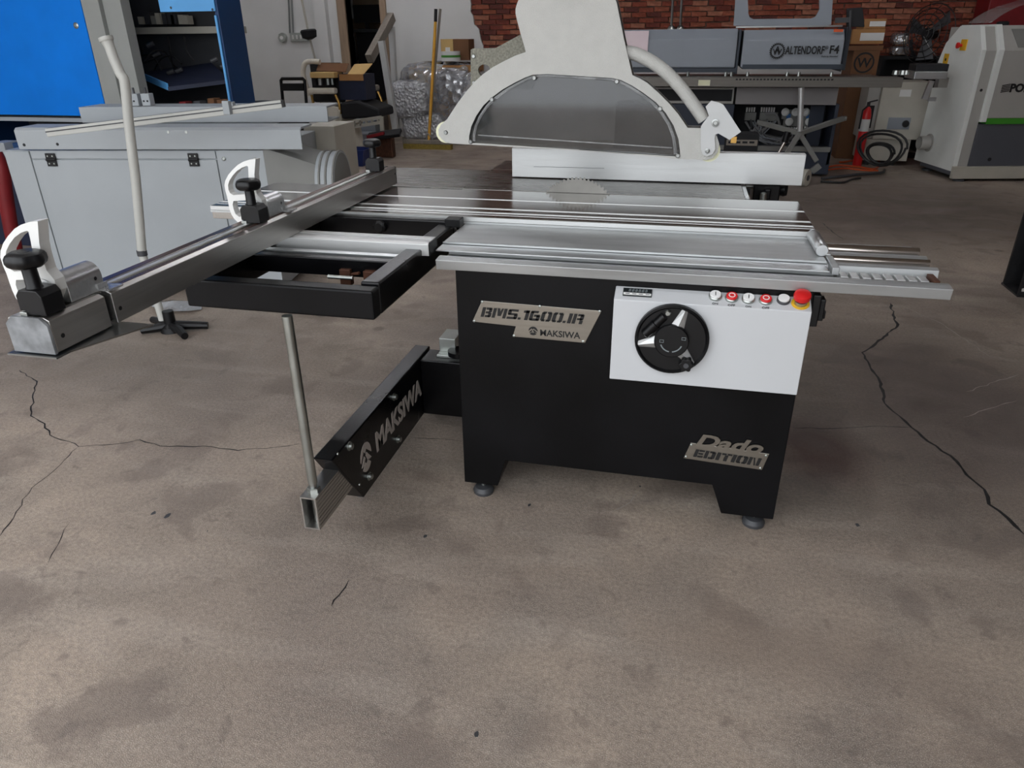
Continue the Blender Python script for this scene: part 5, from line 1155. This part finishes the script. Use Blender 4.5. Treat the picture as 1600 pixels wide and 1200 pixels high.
MB().lathe([(.05, 0), (.054, .02), (.054, .6), (.04, .67), (.02, .7)], (fx, 9.95, 0), n=20).build('cylinder_body', 'red', fe)
MB().lathe([(.0545, .42), (.0545, .56)], (fx, 9.95, 0), n=20).build('cylinder_label', 'paper_white', fe)
MB().box(fx-.016, fx+.016, 9.935, 9.965, .7, .75).bar((fx, 9.94, .75), (fx+.09, 9.93, .775), .02, .015).tube([(fx, 9.93, .72), (fx-.06, 9.91, .66), (fx-.065, 9.9, .45)], .01, 6).build('valve', 'near_black', fe)
# fan
fan = thing('drum_fan', 'dark wire-guard drum fan tilted against the brick wall', 'fan', (PY(1440, 100, 11).x, 11, 0))
fc = PY(1451, 53, 10.85); fd = Vector((-.75, -.6, .1)).normalized(); s1 = fd.cross(ZA).normalized(); s2 = s1.cross(fd); FR = .34
for k in range(5):
    rr = FR*(.25+.75*k/4); off = fd*(.12*(1-(k/4)**2))
    MB().tube([fc+off+s1*rr*math.cos(2*math.pi*i/28)+s2*rr*math.sin(2*math.pi*i/28) for i in range(29)], .006, 5, False).build('guard_ring', 'rubber', fan)
for k in range(14):
    t = 2*math.pi*k/14; dv = s1*math.cos(t)+s2*math.sin(t); MB().tube([fc+fd*.12+dv*.05, fc+fd*.09+dv*FR*.6, fc+dv*FR, fc-fd*.12+dv*FR], .004, 4).build('guard_wire', 'steel' if k % 3 == 0 else 'rubber', fan)
MB().lathe([(.05, 0), (.07, .05), (.07, .16)], fc-fd*.12, fd, n=16).build('fan_motor', 'near_black', fan)
for k in range(3):
    t = 2*math.pi*k/3+.3; dv = s1*math.cos(t)+s2*math.sin(t); ev = s1*-math.sin(t)+s2*math.cos(t)
    vs = [fc+dv*.05-ev*.04, fc+dv*.05+ev*.04+fd*.03, fc+dv*.29+ev*.11+fd*.05, fc+dv*.3-ev*.07-fd*.03]; MB().add(vs+[v-fd*.006 for v in vs], [(0, 1, 2, 3), (7, 6, 5, 4), (0, 4, 5, 1), (1, 5, 6, 2), (2, 6, 7, 3), (3, 7, 4, 0)]).build('fan_blade', 'dark_grey', fan, smooth=False)
MB().tube(smoothpts([PY(1424, 62, 10.9), PY(1425, 80, 10.9), PY(1436, 92, 10.95), PY(1450, 88, 11)], 4), .02, 8).tube([PY(1440, 92, 11), Vector((PY(1440, 92, 11).x, 11, 0))], .03, 8).build('fan_stand', 'near_black', fan)
MB().lathe([(.22, 0), (.2, .03), (.05, .05)], (PY(1440, 92, 11).x, 11, 0), n=18).build('fan_base', 'near_black', fan)
bs = thing('storage_shelf', 'dark storage shelf holding wrapped parcels under the fan', 'shelf', (PY(1405, 100, 11.2).x, 11.3, 0))
q0, q1 = PY(1380, 88, 11.4), PY(1470, 88, 11.4)
MB().box(q0.x, q1.x, 11.4, 11.8, q0.z-.04, q0.z).box(q0.x, q1.x, 11.75, 11.8, 0, q0.z-.04).build('shelf_board', 'near_black', bs, smooth=False)
for x in (q0.x, q1.x-.04): MB().box(x, x+.04, 11.4, 11.75, 0, q0.z-.04).build('shelf_leg', 'near_black', bs, smooth=False)
for i, (u0_, v0_, u1_, v1_, lb) in enumerate(((1396, 51, 1424, 70, 'upper clear-wrapped parcel left of the fan'), (1394, 72, 1424, 87, 'lower crumpled clear-wrapped parcel on the dark shelf'))):
    pr = thing('wrapped_parcel', lb, 'parcel', (PY(u0_, v1_, 11.5).x, 11.5, PY(u0_, v1_, 11.5).z), 0, 'wrapped parcels on the shelf')
    MB().pbox(u0_+4, v0_+5, u1_-4, v1_, 11.5, .2).build('parcel_box', 'cardboard', pr, smooth=False)
    lump('parcel_wrap', u0_, v0_, u1_, v1_, 11.42, .32, 'film', pr, .1, 10+i)
# beige cabinet
YC = 10.05
bg_ = thing('beige_cabinet', 'beige steel electrical cabinet with white sticker and grey handle plate, beside the edge bander', 'cabinet', (PY(1405, 230, YC).x, YC+.3, 0))
q0, q1 = PY(1372, 175, YC), PY(1449, 175, YC); za, zb = PY(1400, 218, YC).z, PY(1410, 128, YC).z
MB().box(q0.x, q1.x, YC, YC+.5, za, zb).build('cabinet_door', 'mach_beige', bg_, smooth=False, bevel=.006)
MB().box(q0.x-.14, q0.x-.002, YC+.06, YC+.5, za, zb).build('cabinet_side', 'pol_grey', bg_, smooth=False, bevel=.004)
MB().box(q0.x-.1, q1.x-.1, YC+.04, YC+.5, .06, za-.004).build('cabinet_plinth', 'mach_beige', bg_, smooth=False, bevel=.004)
for x in (q0.x, q1.x-.25): MB().cyl((x, YC+.1, 0), (x, YC+.1, .06), .03, n=12).build('foot', 'dark_grey', bg_)
MB().pbox(1406, 140, 1425, 151, YC-.003, .003).build('sticker', 'paper_white', bg_, smooth=False)
MB().pbox(1387, 184, 1424, 202, YC-.008, .008).build('handle_plate', 'alt_grey', bg_, smooth=False, bevel=.002)
p = PY(1415, 193.5, YC-.008); MB().lathe([(.04, 0), (.036, .02), (.02, .025)], (p.x, YC-.008, p.z), (0, -1, 0), n=18).build('door_knob', 'near_black', bg_)
MB().pbox(1353, 165, 1367, 200, YC+.05, .01).build('side_vent', 'near_black', bg_, smooth=False)
YI2 = 9.05
inf = thing('infeed_table', 'short silver infeed table and bracket at the end of the edge bander', 'table', (PY(1450, 118, YI2).x, YI2+.2, PY(1450, 124, YI2).z))
MB().pbox(1429, 112, 1482, 124, YI2, .4).build('infeed_top', 'alu', inf, smooth=False, bevel=.004)
MB().bar(PY(1456, 126, YI2+.1), PY(1444, 155, YI2+.1), .05, .05, (0, 1, 0)).bar(PY(1450, 155, YI2+.1), PY(1462, 155, YI2+.1), .04, .04).build('infeed_bracket', 'alu', inf, smooth=False)
MB().pbox(1431, 100, 1484, 112, YI2+.15, .3).build('infeed_rollers', 'near_black', inf, smooth=False, bevel=.01)
for u, v in ((1402, 104), (1412, 108), (1418, 104)): q = PY(u, v, 9.2); MB().lathe([(.02, 0), (.04, .01), (.035, .05)], (q.x, 9.2, PY(u, 118, 9.2).z), n=10).build('guide_roller', 'zinc', inf)
# ------------------------------------------------------------------ edge bander, right
EO = PZ(1486, 271, .08); EL = Loc((EO.x, EO.y, 0), R(12))
eb = thing('edge_bander', 'white and grey edge banding machine with green stripe at the picture edge', 'edge bander', EL.o, R(12))
Zt = EL.px(1521, 40, .16).z; Zc = EL.px(1533, 78, 0).z
DP = .86; X2 = 2.6
endp = [(0, .1), (0, Zc), (.14, Zt), (.52, Zt), (.74, Zt-.17), (.82, Zt-.36), (.82, Zt-.5), (.5, Zt-.52), (.5, Zt-.62), (.82, Zt-.64), (DP, .1)]
MB().prism(endp, 0, .05, 'yz').build('end_plate', 'pol_white', eb, smooth=False, bevel=.004, local=True)
xs1, xs2 = .16, .22
MB().prism([(0.005, .1), (.005, Zc-.01), (.15, Zt-.01), (.8, Zt-.01), (.8, .1)], .051, xs1, 'yz').build('corner_panel', 'pol_grey', eb, smooth=False, bevel=.004, local=True)
MB().prism([(-.03, .62), (-.03, Zc), (.13, Zt+.01), (.8, Zt+.01), (.8, .62)], xs1+.001, xs2, 'yz').build('hood_edge', 'pol_white', eb, smooth=False, bevel=.004, local=True)
hd = MB().prism([(-.028, .66), (-.028, Zc-.01), (.13, Zt), (.8, Zt), (.8, .66)], xs2+.001, X2, 'yz').build('hood', 'pol_grey', eb, smooth=False, bevel=.004, local=True)
MB().box(xs2+.001, X2, -.03, .78, .6, .658).build('green_stripe', 'green', eb, smooth=False, local=True)
MB().box(xs1+.001, X2, -.012, .7, .16, .598).build('lower_panel', 'pol_dark', eb, smooth=False, local=True, bevel=.003)
for u, v in ((1563, 186), (1546, 249)):
    p = EL.px(u, v, -.012); MB().lathe([(.02, 0), (.02, .004)], (p.x, -.012, p.z), (0, -1, 0), n=12).build('panel_lock', 'near_black', eb, local=True)
MB().box(-.01, X2, -.06, -.0, .03, .158).build('base_rail', 'mach_beige', eb, smooth=False, local=True, bevel=.004)
MB().box(.0, X2, -.0, .7, .06, .098).build('base_plinth', 'pol_dark', eb, smooth=False, local=True)
for x, y in ((.1, .0), (1.6, .0), (.1, .7), (1.6, .7)): MB().lathe([(.06, 0), (.06, .02), (.025, .03), (.025, .07)], (x, y, 0), n=16).build('machine_foot', 'dark_grey', eb, local=True)
# window in the chamfer, logo
cn = Vector((0, -(Zt-Zc+.01), .158)).normalized(); cu = Vector((0, .158, Zt-Zc+.01)).normalized()
cb = Vector((xs2+.12, -.028, Zc-.01))
L_ = math.hypot(.158, Zt-Zc+.01)
vs = [cb+XA*a+cu*b+cn*k for k in (.0, .004) for a, b in ((.02, L_*.12), (1.6, L_*.12), (1.6, L_*.85), (-.03, L_*.85))]
MB().add(vs, [(3, 2, 1, 0), (4, 5, 6, 7), (0, 1, 5, 4), (1, 2, 6, 5), (2, 3, 7, 6), (3, 0, 4, 7)]).build('inspection_window', 'mach_grey_dark', eb, smooth=False, local=True)
p = EL.px(1563, 145, -.03); lg = MB()
for k in range(5): lg.bar(p+Vector((.0+.0, 0, .005+k*.016)), p+Vector((.085, 0, .02+k*.016)), .002, .009)
lg.build('stripe_emblem', 'ink', eb, smooth=False, local=True)
tp = EL.px(1576.5, 144.5, -.029)
MB().text('POL', tp, XA, ZA, height=.088, bold=.045, ext=.002).build('hood_lettering', 'ink', eb, smooth=False, local=True)
def on_end(u, v):
    d = EL.i @ ray(u, v); c = EL.i @ (CAM-EL.o); return c+d*((0-c.x)/d.x)
p = on_end(1506, 71); MB().box(-.012, 0, p.y-.06, p.y+.05, p.z-.05, p.z+.06).build('emergency_plate', 'yellow', eb, smooth=False, local=True, bevel=.002)
MB().lathe([(.015, 0), (.015, .03), (.03, .032), (.03, .05), (.02, .055)], (-.012, p.y+.02, p.z), (-1, 0, 0), n=16).build('emergency_stop', 'red', eb, local=True)
p = on_end(1478, 93); MB().box(-.003, 0, p.y-.05, p.y+.05, p.z-.045, p.z+.06).build('warning_label', 'yellow', eb, smooth=False, local=True)
MB().lathe([(.016, 0), (.016, .002)], (-.003, p.y, p.z), (-1, 0, 0), n=12).build('warning_mark', 'ink', eb, local=True)
p = on_end(1452, 223); MB().lathe([(.1, 0), (.1, .012), (.075, .013), (.075, .12), (.068, .12), (.068, .03)], (0, p.y, p.z), (-1, 0, 0), n=24).build('extraction_port', 'pol_grey', eb, local=True)
p = EL.px(1540, 141, 0); MB().lathe([(.015, 0), (.015, .003)], (.1, .004, p.z), (0, -1, 0), n=10).build('panel_screw', 'near_black', eb, local=True)
MB().lathe([(.06, 0), (.06, .03), (.04, .04)], (.35, .35, Zt), n=14).build('hood_knob', 'near_black', eb, local=True)
# clear cover and red thing above
cv = [EL.px(u, v, .4) for u, v in ((1540, 36), (1560, 22), (1590, 8), (1640, -6))]
mb = MB(); vs = []
for p in smoothpts(cv, 5): vs += [Vector((p.x, .3, p.z)), Vector((p.x, .75, p.z)), ]
for k in range(len(vs)//2-1): mb.f.append((2*k, 2*k+2, 2*k+3, 2*k+1))
mb.v = vs; mb.build('clear_cover', 'lens', eb, local=True)
rdc = tag(MB().box(PY(1545, 10, 11.3).x, PY(1545, 10, 11.3).x+1.2, 11.3, 11.8, 0, 2.4).build('red_cabinet', 'red_dark', None, smooth=False, bevel=.01), 'dark red steel cabinet behind the edge bander', 'cabinet')
# ------------------------------------------------------------------ cables on the floor
def floor_cable(name, label, pxs, r, m_):
    pts = [PZ(u, v, r)+ZA*random.uniform(0, .012) for u, v in pxs]
    return tag(MB().tube(smoothpts(pts, 6), r, 8).build(name, m_, None), label, 'cable')
floor_cable('extension_cord', 'bright orange extension cord looped on the floor by the roller stand', ((1262, 268), (1285, 263), (1310, 260), (1340, 262), (1366, 264), (1374, 257), (1368, 250), (1345, 250), (1320, 253), (1312, 254)), .012, 'orange')
floor_cable('extension_cord', 'second orange cord running parallel along the floor under the black hoses', ((1266, 272), (1290, 266), (1320, 264), (1350, 266), (1372, 268)), .01, 'orange')
floor_cable('rubber_hose', 'thick grey-black hose lying flat along the floor beneath the orange cord', ((1284, 280), (1310, 277), (1340, 274), (1376, 271), (1382, 266)), .016, 'dark_grey')
floor_cable('rubber_hose', 'thin black cable winding on the floor near the caster wheel', ((1282, 284), (1300, 285), (1318, 285), (1330, 282), (1344, 280)), .012, 'rubber')
def loop(label, c, r, Y, n=2):
    pts = []
    for k in range(24*n+1):
        t = 2*math.pi*k/24; w_ = 1+.12*math.sin(t*.5+1)+.05*math.sin(3*t); pts.append(Vector((c.x+r*w_*math.cos(t), Y+.12*math.sin(t)+.03*k/24, max(.03, c.z+r*w_*.7*math.sin(t)))))
    return tag(MB().tube(pts, .013, 8).build('coiled_hose', 'rubber', None), label, 'hose')
loop('large black hose coil leaning on the beige cabinet', PY(1378, 232, 9.3), .24, 9.3)
loop('smaller black hose coil on the floor beside the beige cabinet', PY(1376, 240, 9.1), .13, 9.1)
# column at the right-hand edge
cc = PZ(1576, 463, 0)+Vector((.05, 0, 0))
cl = thing('steel_column', 'black steel column with chipped paint at the right-hand side of the floor', 'column', (cc.x+.15, cc.y+.1, 0))
MB().box(cc.x, cc.x+.3, cc.y, cc.y+.02, 0, H).box(cc.x, cc.x+.3, cc.y+.24, cc.y+.26, 0, H).box(cc.x+.14, cc.x+.16, cc.y+.02, cc.y+.24, 0, H).build('column_shaft', 'chipped', cl, smooth=False)
for k in range(30):
    z = random.uniform(.03, .8); x = cc.x+random.uniform(.01, .14); r_ = random.uniform(.006, .02)
    MB().prism([(x+r_*random.uniform(.4, 1)*math.cos(t*.9), z+r_*1.5*random.uniform(.4, 1)*math.sin(t*.9)) for t in range(7)], cc.y-.001, cc.y, 'xz').build('paint_chip', 'chip_white', cl, smooth=False)
MB().box(cc.x-.005, cc.x+.305, cc.y-.005, cc.y+.265, 0, .012).build('base_plate', 'chipped', cl, smooth=False)
# ------------------------------------------------------------------ ceiling tube lights, added out of view to brighten the room
mat('tube_glow', (255, 255, 255), .5, 0, 0, 3, emit=((246, 246, 252), 42))
for k, (x, y, wh) in enumerate(((-4.2, 1.6, 'above the grey cabinet'), (-1.4, 1.6, 'above the sliding table saw'), (-5.5, 8.2, 'behind the blue machine'), (-2.2, 6.4, 'above the floor behind the blade guard'), (.9, 7.6, 'above the grey panel saw'), (3.4, 6.6, 'above the open floor near the edge bander'), (-4.6, 10.2, 'above the office doorway'))):
    lp = thing('added_ceiling_light', 'added white twin-tube ceiling light '+wh, 'ceiling light', (x, y, H-.12), 0, 'added ceiling tube lights')
    MB().box(x-.75, x+.75, y-.12, y+.12, H-.06, H).build('light_housing', 'white_powder', lp, smooth=False, bevel=.01)
    for d_ in (-.06, .06): MB().cyl((x-.72, y+d_, H-.085), (x+.72, y+d_, H-.085), .019, n=10).build('tube', 'tube_glow', lp)
# ------------------------------------------------------------------ pendant lamps added out of frame for brightness; warm reflections suggested them
for k, (x, y) in enumerate(((-2.2, .4), (-.9, .2))):
    lp = thing('added_pendant_lamp', 'added warm glowing pendant lamp hanging from the roof '+('over the crosscut fence' if k == 0 else 'over the swing arm'), 'lamp', (x, y, 3.4), 0, 'added pendant lamps')
    MB().lathe([(.03, .3), (.06, .25), (.2, .05), (.22, .0)], (x, y, 3.4), n=24).build('lamp_shade', 'near_black', lp)
    MB().lathe([(.02, -.06), (.06, -.04), (.07, .01), (.04, .08)], (x, y, 3.42), n=18).build('bulb', 'amber_lamp', lp)
    MB().cyl((x, y, 3.69), (x, y, H), .008, n=8).build('lamp_cord', 'rubber', lp)
